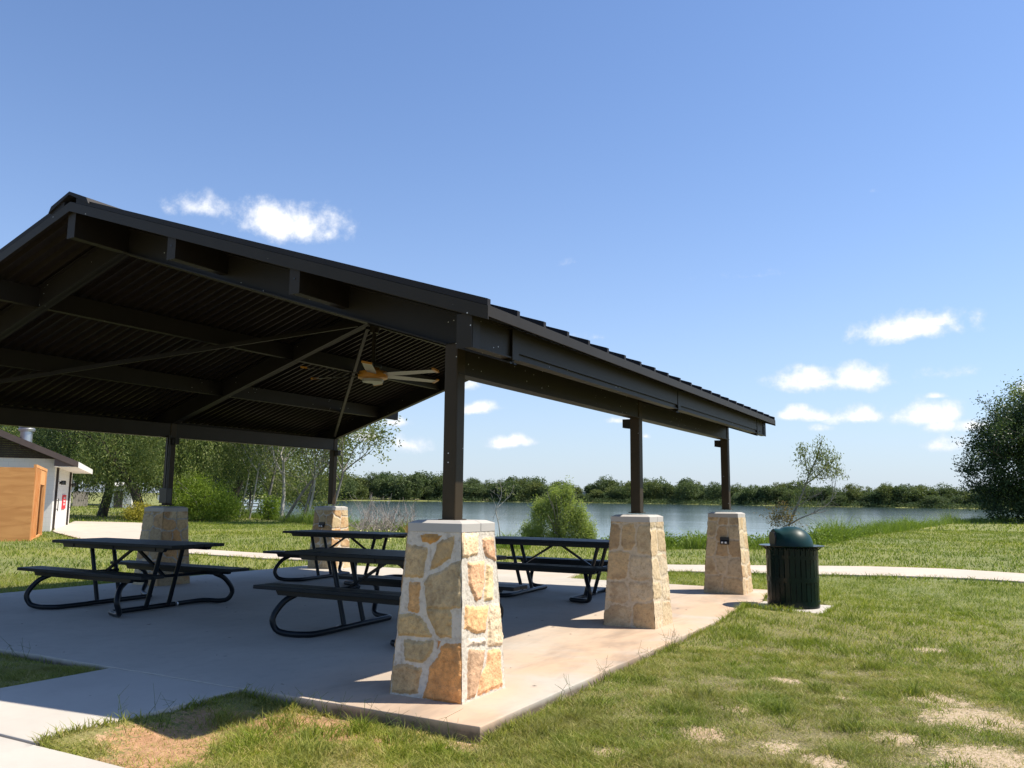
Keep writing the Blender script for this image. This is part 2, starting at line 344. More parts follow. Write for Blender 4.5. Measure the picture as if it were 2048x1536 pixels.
# polar sheet round the viewpoint, out to the horizon
th = np.concatenate([np.linspace(YAW-.75, YAW+.75, 520), np.linspace(YAW+.75, YAW-.75+2*PI, 90)[1:-1]])
rr = np.concatenate([np.linspace(.3, 14, 170), np.geomspace(14.1, 130, 150), np.geomspace(134, 330, 20), np.linspace(336, 480, 60), np.geomspace(490, 6000, 24)])
A, R = np.meshgrid(th, rr); X = CX-np.sin(A)*R; Y = CY+np.cos(A)*R; Z = gz_np(X, Y)
under = inside(SLAB, X, Y) | inside(PATHPOLY, X, Y) | inside(WALK, X, Y) | inside(CROSS, X, Y) | inside(PAD, X, Y) | inside(LINK, X, Y)
Z = np.where(under, np.minimum(Z, -.1), Z)
deep = inside([(-9.5, -.68), (.66, -.68), (.66, 9.3), (-9.5, 9.3)], X, Y); Z = np.where(deep, -.3, Z)
nR, nT = X.shape; vs = np.stack([X, Y, Z], -1).reshape(-1, 3); s0, c0 = soil_np(X, Y)
i, j = np.meshgrid(np.arange(nR-1), np.arange(nT), indexing='ij'); j2 = (j+1) % nT
q = np.stack([i*nT+j, (i+1)*nT+j, (i+1)*nT+j2, i*nT+j2], -1).reshape(-1, 4)[:, ::-1]
thatch = np.clip(1.15-(R-6)/9, 0, 1)*np.clip((X-.2)/1.5, 0, 1)*.85
vs = np.concatenate([vs, [[CX, CY, gz(CX, CY)]]]); fan = np.stack([np.full(nT, nR*nT), np.arange(nT), (np.arange(nT)+1) % nT], -1)
pad1 = lambda a: np.append(a.ravel(), 0)
tag(npmesh('ground', vs, [q, fan], MAT['ground'], attrs={'soil': pad1(s0), 'clay': pad1(c0), 'thatch': pad1(thatch)}, smooth=True), kind='structure')
# lake
th2 = np.linspace(YAW-1.0, YAW+1.25, 60); r2 = np.array([24, 60, 120, 200, 300, 420, 560]); A2, R2 = np.meshgrid(th2, r2)
X2 = CX-np.sin(A2)*R2; Y2 = CY+np.cos(A2)*R2; Z2 = lake_z(X2, Y2)
n0, n1_ = X2.shape; i, j = np.meshgrid(np.arange(n0-1), np.arange(n1_-1), indexing='ij')
q = np.stack([i*n1_+j, (i+1)*n1_+j, (i+1)*n1_+j+1, i*n1_+j+1], -1).reshape(-1, 4)[:, ::-1]
tag(npmesh('lake_water', np.stack([X2, Y2, Z2], -1).reshape(-1, 3), [q], MAT['water']), kind='structure')
# ------------------------------------------------------------------ concrete
def slab(name, poly, z0, z1, mat, rag=0.0, step=.25, **k):
    b = MB(); P = []
    for a, c in zip(poly, poly[1:]+poly[:1]):
        L = math.hypot(c[0]-a[0], c[1]-a[1]); n = max(1, int(L/step)) if rag else 1
        for t in range(n):
            x, y = a[0]+(c[0]-a[0])*t/n, a[1]+(c[1]-a[1])*t/n
            if t: x += rag*vnoise(x, y, 3.1, 2.2); y += rag*vnoise(x, y, 3.3, 8.1)
            P.append((x, y))
    b.prism(P, 'z', z0, z1); o = b.build(name, mat, bevel=.008); tag(o, kind='structure'); return o
slab('pavilion_slab', SLAB, -.45, 0, MAT['slab'], .012, .2)
slab('walkway', [(-3.1, -2.48), (-1.42, -2.48), (-1.46, -.80), (-3.06, -.80)], -.25, -.004, MAT['walk'], .006, .3)
slab('sidewalk', [(-14, -4.1), (1.5, -4.1), (1.5, -2.505), (-14, -2.505)], -.25, -.008, MAT['walk'], .006, .4)
slab('bin_pad', [(.775, 6.55), (1.82, 6.55), (1.82, 7.75), (.775, 7.75)], -.2, -.012, MAT['walk'], .004, .3)
slab('link_walk', [(-5.0, 9.41), (-3.5, 9.41), (-4.15, 12.0), (-6.4, 11.5)], -.25, -.035, MAT['path'], .01, .3)
b = MB(); PT, PB = cat([(x, y, 0) for x, y in PATH_T], 5), cat([(x, y, 0) for x, y in PATH_B], 5); n = len(PT)
zt = [max(gz(p.x, p.y), gz(q.x, q.y), gz((p.x+q.x)/2, (p.y+q.y)/2))*0-.06 for p, q in zip(PT, PB)]
vs = []
for p, q, z in zip(PT, PB, zt): vs += [(p.x, p.y, z), (q.x, q.y, z), (q.x, q.y, z-.3), (p.x, p.y, z-.3)]
fs = []
for k in range(n-1):
    a, c = 4*k, 4*k+4; fs += [(a, a+1, c+1, c), (a+1, a+2, c+2, c+1), (a+3, a, c, c+3), (a+2, a+3, c+3, c+2)]
b.add(vs, fs); tag(b.build('path', MAT['path']), kind='structure')
# ------------------------------------------------------------------ pavilion
S_, L1, L2 = 8.83, 4.286, 8.648; XR = -S_/2; SL = .325
def zb(x): return 4.205-SL*abs(x-XR)
pav = empty('picnic_pavilion', (XR, L1, 0), 'open park pavilion with dark bronze gabled metal roof on tapered stone piers', 'pavilion')
PO = Vector((XR, L1, 0))
def pbuild(b, name, mat, parent=None, bevel=0, shear=True, label=None):
    b.v = [(x-(PO.x if parent is None or parent is pav else 0), y-(PO.y if parent is None or parent is pav else 0), z+(.0055*y if shear else 0)) for x, y, z in b.v]
    o = b.build(name, mat, parent or pav, bevel)
    if label: o['label'] = label
    return o
# stone piers: faces are fine grids pushed out where a stone lies
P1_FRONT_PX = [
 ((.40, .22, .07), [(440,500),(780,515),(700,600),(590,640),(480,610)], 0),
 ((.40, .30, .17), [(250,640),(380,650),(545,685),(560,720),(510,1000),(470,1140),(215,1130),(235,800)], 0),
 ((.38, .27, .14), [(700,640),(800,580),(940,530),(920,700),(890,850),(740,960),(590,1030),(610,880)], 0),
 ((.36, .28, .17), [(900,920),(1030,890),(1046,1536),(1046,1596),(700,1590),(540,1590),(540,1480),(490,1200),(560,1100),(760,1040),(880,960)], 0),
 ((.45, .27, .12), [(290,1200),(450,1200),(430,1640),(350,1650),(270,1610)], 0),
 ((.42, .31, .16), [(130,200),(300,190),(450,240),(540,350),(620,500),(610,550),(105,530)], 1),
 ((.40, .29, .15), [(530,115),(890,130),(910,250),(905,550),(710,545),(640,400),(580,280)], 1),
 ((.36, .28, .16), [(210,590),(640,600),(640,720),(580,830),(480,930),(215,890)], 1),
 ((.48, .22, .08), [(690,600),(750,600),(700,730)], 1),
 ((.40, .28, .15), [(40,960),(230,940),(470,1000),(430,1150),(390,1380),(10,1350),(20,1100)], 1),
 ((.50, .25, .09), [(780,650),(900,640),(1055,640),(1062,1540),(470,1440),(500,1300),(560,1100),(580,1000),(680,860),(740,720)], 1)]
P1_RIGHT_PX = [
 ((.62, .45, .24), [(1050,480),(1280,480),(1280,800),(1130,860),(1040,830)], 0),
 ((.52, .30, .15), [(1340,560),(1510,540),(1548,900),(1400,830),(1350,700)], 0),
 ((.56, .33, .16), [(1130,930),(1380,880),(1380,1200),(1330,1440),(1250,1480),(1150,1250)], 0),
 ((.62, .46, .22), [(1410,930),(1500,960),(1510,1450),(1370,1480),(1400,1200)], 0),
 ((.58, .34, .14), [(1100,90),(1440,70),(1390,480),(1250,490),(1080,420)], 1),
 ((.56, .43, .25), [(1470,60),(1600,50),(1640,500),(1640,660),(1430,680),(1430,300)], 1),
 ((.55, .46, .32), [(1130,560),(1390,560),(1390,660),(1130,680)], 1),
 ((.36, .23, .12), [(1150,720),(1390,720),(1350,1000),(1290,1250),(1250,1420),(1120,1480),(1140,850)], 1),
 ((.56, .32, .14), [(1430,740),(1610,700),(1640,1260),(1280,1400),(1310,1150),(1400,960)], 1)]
BH, TH, ZT, ZC = .329, .252, 1.254, 1.318
def face_uv(px, py, fc):              # photo point -> (u, v) on the near pier's front ('f') or right ('r') face
    d = ray(px, py); s = (BH-TH)/ZT
    nrm, k = (np.array([0, -1, s]), BH) if fc == 'f' else (np.array([1, 0, s]), BH)
    t = (k-nrm@CAM)/(nrm@d); q = CAM+d*t; h = BH-s*q[2]
    return ((q[0] if fc == 'f' else q[1])/h*.5+.5, q[2]/ZT)
def polys_uv(L, fc):
    out = []
    for c, pts, pg in L:
        P = [face_uv(780+x/7.314, (1000 if pg == 0 else 1200)+y/7.314, fc) for x, y in pts]; out.append((c, P))
    return out
def poly_sdf(P, u, v, ax, ay):        # signed distance, inside positive (metres)
    d = np.full(u.shape, 9.); n = len(P)
    for i in range(n):
        x0, y0 = P[i][0]*ax, P[i][1]*ay; x1, y1 = P[(i+1) % n][0]*ax, P[(i+1) % n][1]*ay
        dx, dy = x1-x0, y1-y0; t = np.clip(((u*ax-x0)*dx+(v*ay-y0)*dy)/(dx*dx+dy*dy+1e-12), 0, 1)
        d = np.minimum(d, np.hypot(u*ax-x0-t*dx, v*ay-y0-t*dy))
    return np.where(inside(P, u, v), d, -d)
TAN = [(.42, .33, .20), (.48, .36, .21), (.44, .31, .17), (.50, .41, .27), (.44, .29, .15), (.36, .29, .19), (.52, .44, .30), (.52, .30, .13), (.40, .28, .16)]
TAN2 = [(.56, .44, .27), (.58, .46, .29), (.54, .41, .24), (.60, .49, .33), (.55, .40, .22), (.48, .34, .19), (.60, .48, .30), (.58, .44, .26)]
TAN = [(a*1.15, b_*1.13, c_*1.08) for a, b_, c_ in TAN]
def pier_mesh(seed, res, mortar, spec=None, big=False):
    rs = np.random.RandomState(seed); V = []; F = []; COL = []; MSK = []; base = 0
    s = (BH-TH)/ZT
    for fi, (nx, ny) in enumerate(((0, -1), (1, 0), (0, 1), (-1, 0))):
        nu, nv = int(.62/res), int(ZT/res); u, v = np.meshgrid(np.linspace(0, 1, nu), np.linspace(0, 1, nv), indexing='ij')
        uu_, vv_ = u*.6, v*1.25; wu = u+.016*np_noise(uu_, vv_, 12, seed*7+fi)+.010*np_noise(uu_, vv_, 45, seed*7+fi+50); wv = v+.007*np_noise(uu_, vv_, 12, seed*5+fi+9)+.005*np_noise(uu_, vv_, 45, seed*5+fi+70)
        col = np.zeros(u.shape+(3,)); col[:] = mortar; hgt = np.zeros(u.shape); msk = np.zeros(u.shape)
        if spec and fi in spec:
            for c, P in spec[fi]:
                d = poly_sdf(P, wu, wv, .58, 1.254); m = d > 0
                col[m] = np.array(c)*np.array((1.30, 1.27, 1.2))*(1+.16*np_noise(u*.6, v*1.25, 14, rs.randint(999))[m]+.12*np_noise(u*.6, v*1.25, 50, rs.randint(999))[m])[:, None]; hgt = np.maximum(hgt, np.clip(d/.022, 0, 1)*.017); msk = np.maximum(msk, np.clip(d/.01, 0, 1))
        else:
            sites = []; row = 0; z = .02
            while z < 1.0:
                hh = rs.uniform(.12, .24) if not big else rs.uniform(.17, .3); nn = rs.choice([2, 2, 3]); off = rs.uniform(-.1, .1)
                for k in range(nn): sites.append(((k+.5+off+rs.uniform(-.16, .16))/nn, z+hh/2+rs.uniform(-.04, .04)))
                z += hh
            sites = np.array(sites); dd = np.stack([np.maximum(np.abs(wu-a)*.58, np.abs(wv-b)*1.25*.95)*.6+.4*np.hypot((wu-a)*.58, (wv-b)*1.25) for a, b in sites], -1)
            o = np.argsort(dd, -1); d1 = np.take_along_axis(dd, o[..., :1], -1)[..., 0]; d2 = np.take_along_axis(dd, o[..., 1:2], -1)[..., 0]
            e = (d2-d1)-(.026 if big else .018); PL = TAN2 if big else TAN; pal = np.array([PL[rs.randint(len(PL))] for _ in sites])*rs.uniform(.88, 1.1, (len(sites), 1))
            bl = np.clip(1.6*np_noise(uu_, vv_, 7, seed+fi*3)+.5*np_noise(uu_, vv_, 25, seed+fi*3+1)-.25, 0, 1)[..., None]*(.6 if big else .8); cc = pal[o[..., 0]]*(1-bl)+bl*np.array((.42, .24, .11) if fi % 2 else (.36, .25, .14)); m = e > 0
            edge = np.clip(np.minimum(np.minimum(u, 1-u)*.58, 1.0)/.012, 0, 1)
            col[m] = cc[m]; hgt = np.clip(e/.02, 0, 1)*(.007 if big else .014); msk = np.clip(e/.008, 0, 1)
        hgt = hgt+.0035*np_noise(u*.6, v*1.25, 22, seed+fi)*msk+.002*np_noise(u*.6, v*1.25, 60, seed+fi+5)+.0018*np_noise(u*.6, v*1.25, 130, seed+fi+6)*msk
        ed = np.minimum(u, 1-u)*.6; hgt = np.where(ed < 1e-6, 0.004+.006*np_noise(v*1.0, v*0, 17, seed+fi//2*0+((fi+1)//2) % 2), hgt)
        h = BH-s*v*ZT; tx, ty = -ny, nx; a = (u*2-1)*h
        nn_ = math.sqrt(1+s*s); x = nx*h+tx*a+nx*hgt/nn_; y = ny*h+ty*a+ny*hgt/nn_; z = v*ZT+s*hgt
        V.append(np.stack([x, y, z], -1).reshape(-1, 3)); COL.append(col.reshape(-1, 3)); MSK.append(msk.ravel())
        i, j = np.meshgrid(np.arange(nu-1), np.arange(nv-1), indexing='ij')
        F.append(base+np.stack([i*nv+j, (i+1)*nv+j, (i+1)*nv+j+1, i*nv+j+1], -1).reshape(-1, 4)); base += nu*nv
    c = np.concatenate(COL); return np.concatenate(V), np.concatenate(F), np.concatenate([c, np.ones((len(c), 1))], 1), np.concatenate(MSK)
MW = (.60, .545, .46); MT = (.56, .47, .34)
PIERS = [((0, 0), 11, .0055, MW, {0: polys_uv(P1_FRONT_PX, 'f'), 1: polys_uv([((c[0]*1.12, c[1]*1.15, c[2]*1.4), a, k) for c, a, k in P1_RIGHT_PX], 'r')}, 'near stone pier with white mortar and a large orange stone at its foot'),  # right-face stones lightened: sunlight on that side put into their colour
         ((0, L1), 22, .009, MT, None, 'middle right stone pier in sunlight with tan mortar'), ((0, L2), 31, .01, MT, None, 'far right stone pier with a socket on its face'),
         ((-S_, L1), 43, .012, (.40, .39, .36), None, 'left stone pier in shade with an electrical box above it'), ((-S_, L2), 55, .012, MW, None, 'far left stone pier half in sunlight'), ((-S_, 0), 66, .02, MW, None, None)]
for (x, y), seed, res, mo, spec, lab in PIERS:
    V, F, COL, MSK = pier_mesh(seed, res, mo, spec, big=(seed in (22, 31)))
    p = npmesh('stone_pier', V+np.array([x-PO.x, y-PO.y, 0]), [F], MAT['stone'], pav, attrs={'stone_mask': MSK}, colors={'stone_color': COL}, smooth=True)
    if lab: p['label'] = lab
    b = MB(); w = TH+.004; z0, z1, z2 = ZT-.004, ZC, ZC+.022; wi = w-.055
    for sx in (0, 1):                 # two cast halves with a joint between them
        y0, y1 = (-w, .028) if sx == 0 else (.034, w)
        yi0, yi1 = (-wi, .028) if sx == 0 else (.034, wi)
        X0, Y0 = x-PO.x, y-PO.y
        vs = [(X0-w, Y0+y0, z0), (X0+w, Y0+y0, z0), (X0+w, Y0+y1, z0), (X0-w, Y0+y1, z0), (X0-w, Y0+y0, z1), (X0+w, Y0+y0, z1), (X0+w, Y0+y1, z1), (X0-w, Y0+y1, z1), (X0-wi, Y0+yi0, z2), (X0+wi, Y0+yi0, z2), (X0+wi, Y0+yi1, z2), (X0-wi, Y0+yi1, z2)]
        b.add(vs, [(3, 2, 1, 0), (0, 1, 5, 4), (1, 2, 6, 5), (2, 3, 7, 6), (3, 0, 4, 7), (4, 5, 9, 8), (5, 6, 10, 9), (6, 7, 11, 10), (7, 4, 8, 11), (8, 9, 10, 11)])
    b.box(X0-w+.004, X0+w-.004, Y0+.0279, Y0+.0341, z0+.002, z1+.004)
    b.build('cap_stone', MAT['cap'], p, .004)
def outlet(pier_xy, zc, n=(0, -1), off=0):
    x, y = pier_xy; s = (BH-TH)/ZT; h = BH-s*zc; b = MB(); X0, Y0 = x-PO.x+off, y-PO.y-h
    b.box(X0-.075, X0+.075, Y0-.035, Y0+.03, zc-.055, zc+.065); b.prism([(Y0-.035, zc+.02), (Y0-.07, zc-.01), (Y0-.035, zc-.055)], 'x', X0-.07, X0+.07)
    o = b.build('outlet_box', MAT['black'], pav, .006)
    for dx in (-.03, .03): c = MB(); c.box(X0+dx-.016, X0+dx+.016, Y0-.074, Y0-.036, zc-.035, zc-.005); c.build('socket_face', MAT['white'], o, .003)
outlet((0, L2), .86, off=.03); outlet((-S_, L2), .93, off=.0)
# columns
for x in (0, -S_):
    for y in (0, L1, L2):
        b = MB(); b.box(x-.064, x+.064, y-.064, y+.064, ZC+.015, 2.80); o = pbuild(b, 'column', MAT['column'], bevel=.012)
        b = MB(); b.box(x-.085, x+.085, y-.085, y+.085, ZC+.02, ZC+.03); pbuild(b, 'column_base', MAT['column'], bevel=.002)
        if not (x == 0 and y == 0):
            b = MB(); sx = -1 if x == 0 else 1; a, c = sorted((x+sx*.064, x+sx*.17)); b.prism([(a if sx < 0 else c, 2.53), (a if sx < 0 else c, 2.42), (x+sx*.03, 2.40), (x+sx*.03, 2.53)], 'y', y-.045, y+.045)
            pbuild(b, 'bracket', MAT['beam'])
# eave beams resting on the columns, rafters, purlins
for x in (0, -S_):
    b = MB(); b.box(x-.052, x+.052, -.05, L2+.055, 2.545, 2.79); pbuild(b, 'eave_beam', MAT['bronze'], bevel=.006)
    b = MB(); b.box(x-.07, x+.07, -.052, L2+.057, 2.538, 2.548); pbuild(b, 'beam_flange', MAT['bronze'])
def rafter(y, sx, w=.10, h=.30):
    xe = XR+sx*4.97; b = MB(); P = [(XR, zb(XR)), (xe, zb(xe)), (xe, zb(xe)+h), (XR, zb(XR)+h)]
    hw = .045 if True else w
    b.prism(P, 'y', y-.012, y+.012)
    b.prism([(XR, zb(XR)), (xe, zb(xe)), (xe, zb(xe)+.014), (XR, zb(XR)+.014)], 'y', y-.055, y+.055)
    b.prism([(XR, zb(XR)+h-.016), (xe, zb(xe)+h-.016), (xe, zb(xe)+h-.002), (XR, zb(XR)+h-.002)], 'y', y-.055, y+.055)
    pbuild(b, 'rafter', MAT['beam'])
for y in (0, L1, L2):
    for sx in (-1, 1): rafter(y, sx)
Y0, Y1 = -.655, L2+.655
def purlin(dx, sx):
    x = XR+sx*dx; z0 = zb(x)+.075; z1 = zb(x)+.298; b = MB(); t = .008
    b.box(x+.045-t/2, x+.045+t/2, Y0, Y1, z0, z1); a, c = x-.045, x+.045
    b.box(a, c, Y0+.002, Y1-.002, z0-.006, z0+.004); b.box(a, c, Y0+.002, Y1-.002, z1-.006, z1+.004)
    l0, l1 = x-.048, x-.042; b.box(l0, l1, Y0+.004, Y1-.004, z0, z0+.035)
    o = pbuild(b, 'purlin', MAT['beam'])
    for ya in (Y0-.008, Y1+.002):
        c_ = MB(); c_.box(x-.058, x+.058, ya, ya+.006, z0-.012, z1+.006); c_.v = [(p-PO.x, q-PO.y, r+.0055*q) for p, q, r in c_.v]; c_.build('end_plate', MAT['bronze'], o)
        c_ = MB(); c_.tube([(x, ya-.004 if ya < 0 else ya+.01, z0+.12), (x, ya+.001 if ya < 0 else ya+.005, z0+.12)], .009, 8); c_.v = [(p-PO.x, q-PO.y, r+.0055*q) for p, q, r in c_.v]; c_.build('bolt', MAT['black'], o)
for dx in (1.6, 3.2):
    for sx in (-1, 1): purlin(dx, sx)
b = MB(); b.box(XR-.052, XR+.052, Y0, Y1, zb(XR)-.004, zb(XR)+.285); o = pbuild(b, 'ridge_purlin', MAT['beam'], bevel=.004)
b = MB(); b.box(XR-.062, XR+.062, Y0-.01, Y0-.002, zb(XR)-.01, zb(XR)+.29); pbuild(b, 'ridge_end_plate', MAT['bronze'])
for sx in (-1, 1):                    # eave channel, open outward, with joint plates
    xo = XR+sx*4.985; z0, z1 = zb(xo)+.055, zb(xo)+.290; a, c = sorted((xo-sx*.03, xo-sx*.02)); b = MB()
    b.box(a, c, Y0, Y1, z0, z1); a, c = sorted((xo-sx*.09, xo)); b.box(a, c, Y0+.001, Y1-.001, z0-.01, z0); b.box(a, c, Y0+.001, Y1-.001, z1-.008, z1+.004)
    pbuild(b, 'eave_channel', MAT['bronze'])
    b = MB(); l0, l1 = sorted((xo, xo-sx*.008)); b.box(l0, l1, .06, L2+.35, z0+.045, z1-.01); pbuild(b, 'fascia_panel', MAT['bronze'])
    for y in (Y0-.004, 0, L1, L2, Y1-.1):
        b = MB(); l0, l1 = sorted((xo-sx*.001, xo+sx*.007)); b.box(l0, l1, y-(0 if y < -.5 else .05), y+(.1 if y < -.5 else .06), z0-.02, z1-.006); o = pbuild(b, 'joint_plate', MAT['bronze'])
    b = MB(); a, c = sorted((xo-sx*.13, xo+sx*.004)); b.box(a, c, Y0-.014, Y0-.006, z0-.02, z1+.004); pbuild(b, 'corner_plate', MAT['bronze'])
# deck: ribbed underside, top sheet with standing seams, trims, ridge cap
XE = 5.135; YA, YB = -.69, L2+.69
for sx in (-1, 1):
    P = []; y = YA+.01; pitch = .1525
    while y < YB-.06:
        P += [(y, .362), (y+.108, .362), (y+.118, .303), (y+.142, .303), (y+.1525, .362)]; y += pitch
    P += [(YB-.01, .362)]
    vs = []
    for d in (0.03, XE-.01): vs += [(XR+sx*d, yy, 4.205-SL*d+h) for yy, h in P]
    n = len(P); fs = [(k, k+1, n+k+1, n+k) for k in range(n-1)]
    b = MB(); b.add(vs, fs if sx > 0 else [f[::-1] for f in fs]); pbuild(b, 'deck_underside', MAT['soffit'])
    b = MB(); d0, d1 = (0, XE); b.prism([(XR+sx*d0, 4.205+.366), (XR+sx*d1, 4.205-SL*d1+.366), (XR+sx*d1, 4.205-SL*d1+.380), (XR+sx*d0, 4.205+.380)], 'y', YA, YB)
    y = YA+.012; P2 = [(XR+sx*.1, 4.205-SL*.1+.3805), (XR+sx*(XE+.004), 4.205-SL*(XE+.004)+.3805), (XR+sx*(XE+.004), 4.205-SL*(XE+.004)+.430), (XR+sx*.1, 4.205-SL*.1+.430)]
    while y < YB+.01:
        b.prism(P2, 'y', y-.022, y+.022); y += .4545
    pbuild(b, 'roof_sheet', MAT['bronze_dark'])
    b = MB(); z = 4.205
    for yy in ((YA-.012, YA-.002), (YB+.002, YB+.012)):
        b = MB(); b.prism([(XR, z+.275), (XR+sx*(XE+.01), z-SL*(XE+.01)+.275), (XR+sx*(XE+.01), z-SL*(XE+.01)+.376), (XR, z+.376)], 'y', *yy)
        pbuild(b, 'rake_trim', MAT['bronze'])
    b = MB(); x0, x1 = sorted((XR+sx*(XE+.006), XR+sx*(XE-.004))); ze = 4.205-SL*XE; b.box(x0, x1, YA-.010, YB+.010, ze+.298, ze+.380); pbuild(b, 'eave_trim', MAT['bronze'])
b = MB(); h = .430
b.prism([(XR-.34, 4.205-SL*.34+h-.02), (XR-.30, 4.205-SL*.30+h+.035), (XR, 4.205+h+.055), (XR+.30, 4.205-SL*.30+h+.035), (XR+.34, 4.205-SL*.34+h-.02), (XR+.32, 4.205-SL*.32+h-.02), (XR, 4.205+h+.02), (XR-.32, 4.205-SL*.32+h-.02)], 'y', YA-.03, YB+.03)
pbuild(b, 'ridge_cap', MAT['bronze_dark'])
for sx in (-1, 1):                    # tie angles in the plane of the roof
    for ya, yb in ((L2-.12, L1+.12), (.12, L1-.12)):
        b = MB(); xa = XR+sx*4.30; b.beam((xa, ya, zb(xa)+.05), (XR+sx*.12, yb, zb(XR)-.03), .05, .05); b.beam((xa+.02, ya, zb(xa)+.075), (XR+sx*.12+.02, yb, zb(XR)-.005), .008, .03)
        pbuild(b, 'tie_angle', MAT['beam'])
# electrical box on the left column
b = MB(); b.box(-S_+.0, -S_+.19, L1-.17, L1-.066, 1.40, 1.66); o = pbuild(b, 'electrical_box', MAT['black'], shear=False, bevel=.006)
b = MB(); b.tube([(-S_+.05, L1-.1, 1.66), (-S_+.05, L1-.1, 2.6)], .018); b.tube([(-S_+.11, L1-.1, 1.66), (-S_+.11, L1-.1, 2.6)], .014); pbuild(b, 'conduit', MAT['black'], shear=False)
b = MB(); b.box(-S_-.10, -S_-.03, L1-.12, L1-.066, 1.45, 1.54); pbuild(b, 'switch_box', MAT['steel'], shear=False)
# ------------------------------------------------------------------ ceiling fan
fz = 3.43; fan_ = empty('ceiling_fan', (-4.36, L1+.08, fz), 'large industrial ceiling fan with an orange hub hanging from the pavilion ridge', 'fan')
m = M('orange_hub_paint'); m.col((.50, .22, .03)).set(Roughness=.4); MAT['fan_orange'] = m.m
MAT['fan_blade'] = M('pale_fan_blade').col((.30, .285, .24)).set(Roughness=.4).m
b = MB(); b.tube([(0, 0, .06), (0, 0, .80)], .03, 12); b.tube([(0, 0, .66), (0, 0, .80)], .07, 12); b.build('downrod', MAT['bronze'], fan_)
b = MB(); b.lathe([(0, .10), (.10, .10), (.12, .05), (.22, .04), (.235, .01), (.23, -.06), (.20, -.075), (0, -.078)], 32); b.build('hub', MAT['fan_orange'], fan_)
b = MB(); b.lathe([(0, -.079), (.17, -.079), (.16, -.12), (0, -.13)], 32); b.build('hub_cap', MAT['fan_blade'], fan_)
b = MB(); b.box(-.10, .10, -.1, .1, .10, .18); b.build('motor_housing', MAT['black'], fan_, .02)
for k in range(6):
    a = math.radians(4+60*k); b = MB(); prof = [(-.085, 0.0), (-.05, .010), (.02, .013), (.085, .002), (.02, .002), (-.05, .001)]; vs = []; n = len(prof)
    for r, tw, ch in ((.2, -.22, .8), (.5, -.19, 1), (1.10, -.16, .85)):
        for u, w in prof:
            y_, z_ = u*ch*math.cos(tw)-w*math.sin(tw), u*ch*math.sin(tw)+w*math.cos(tw)-.01; vs.append((r*math.cos(a)-y_*math.sin(a), r*math.sin(a)+y_*math.cos(a), z_))
    fs = [(i*n+j, i*n+(j+1) % n, (i+1)*n+(j+1) % n, (i+1)*n+j) for i in range(2) for j in range(n)]+[tuple(range(n))[::-1], tuple(range(2*n, 3*n))]
    b.add(vs, fs); bl = b.build('blade', MAT['fan_blade'], fan_)
    b = MB(); r = 1.102; b.add([(r*math.cos(a)-y_*math.sin(a)+dx*math.cos(a), r*math.sin(a)+y_*math.cos(a)+dx*math.sin(a), z_) for dx in (0, .045) for y_, z_ in ((-.075, .0), (.075, -.026), (.075, .002), (-.075, .028))], [(3, 2, 1, 0), (4, 5, 6, 7), (0, 1, 5, 4), (1, 2, 6, 5), (2, 3, 7, 6), (3, 0, 4, 7)]); b.build('blade_tip', MAT['fan_orange'], bl)
# ------------------------------------------------------------------ picnic tables
def make_table():
    t = empty('picnic_table', (0, 0, 0), '', 'picnic table', 'picnic tables under the pavilion')
    zt = .885; b = MB()
    for k in range(5):
        y0 = -.43+k*.173; b.box(-1.27, 1.27, y0, y0+.166, zt-.042, zt)
    b.build('tabletop', MAT['table'], t, .006)
    b = MB()
    for s in (-1, 1): b.prism([(-1.08, zt-.044), (1.08, zt-.044), (1.04, zt-.095), (-1.04, zt-.095)], 'y', s*.36-.03, s*.36+.03)
    for x in (-.86, 0, .86): b.box(x-.045, x+.045, -.40, .40, zt-.085, zt-.0435)
    b.build('top_rail', MAT['tube'], t)
    zs = .525
    for s in (-1, 1):
        b = MB()
        for k in range(2): y0 = s*.71-.17+k*.172; b.box(-1.30, 1.30, y0, y0+.165, zs-.042, zs)
        bench = b.build('bench_seat', MAT['table'], t, .006)
        b = MB(); b.prism([(-1.02, zs-.044), (1.02, zs-.044), (.98, zs-.10), (-.98, zs-.10)], 'y', s*.71-.10, s*.71-.04); b.prism([(-1.02, zs-.044), (1.02, zs-.044), (.98, zs-.10), (-.98, zs-.10)], 'y', s*.71+.06, s*.71+.12); b.build('seat_rail', MAT['tube'], bench)
    r = .034
    for s in (-1, 1):
        R = lambda p: (p[0]*-s, p[1]*-s, p[2])
        # runner: front support, floor run, sharp turn at the back, back support
        pts = [(.80, .70, .44), (.86, .84, .36), (.90, .95, .20), (.86, .93, .075), (.74, .89, .037), (.55, .84, .035), (.47, .70, .035), (.51, .2, .035), (.55, -.3, .035), (.575, -.66, .035)]
        back = [(.575, -.66, .035), (.585, -.735, .036), (.64, -.765, .036), (.86, -.84, .04), (.955, -.90, .085), (.975, -.955, .21), (.89, -.86, .36), (.80, -.70, .44)]
        P = cat([R((-x, -y, z)) for x, y, z in pts], 5)+cat([R((-x, -y, z)) for x, y, z in back], 5)[1:]
        b = MB(); b.tube(P, r, 10); fr = b.build('end_frame', MAT['tube'], t)
        b = MB()
        q = Vector(R((-.52, -.30, .035))); d = Vector(R((.03, -.2, 0))).normalized(); b.tube([q-d*.012, q+d*.012], .041, 12); b.build('clamp', MAT['steel'], fr)
        for y in (-.13, .23):
            b = MB(); b.tube([R((-.585-.02*y, y, .05)), R((-.80, y*.95, .80))], .030, 10); b.build('leg', MAT['tube'], t)
        b = MB(); b.tube([R((-.70, -.80, .445)), R((-.69, .25, .445))], .022, 8); b.build('cross_bar', MAT['tube'], t)
        b = MB(); b.beam(R((-.69, .05, .44)), R((-.08, .05, .80)), .04, .03); b.build('brace', MAT['tube'], t)
    return t
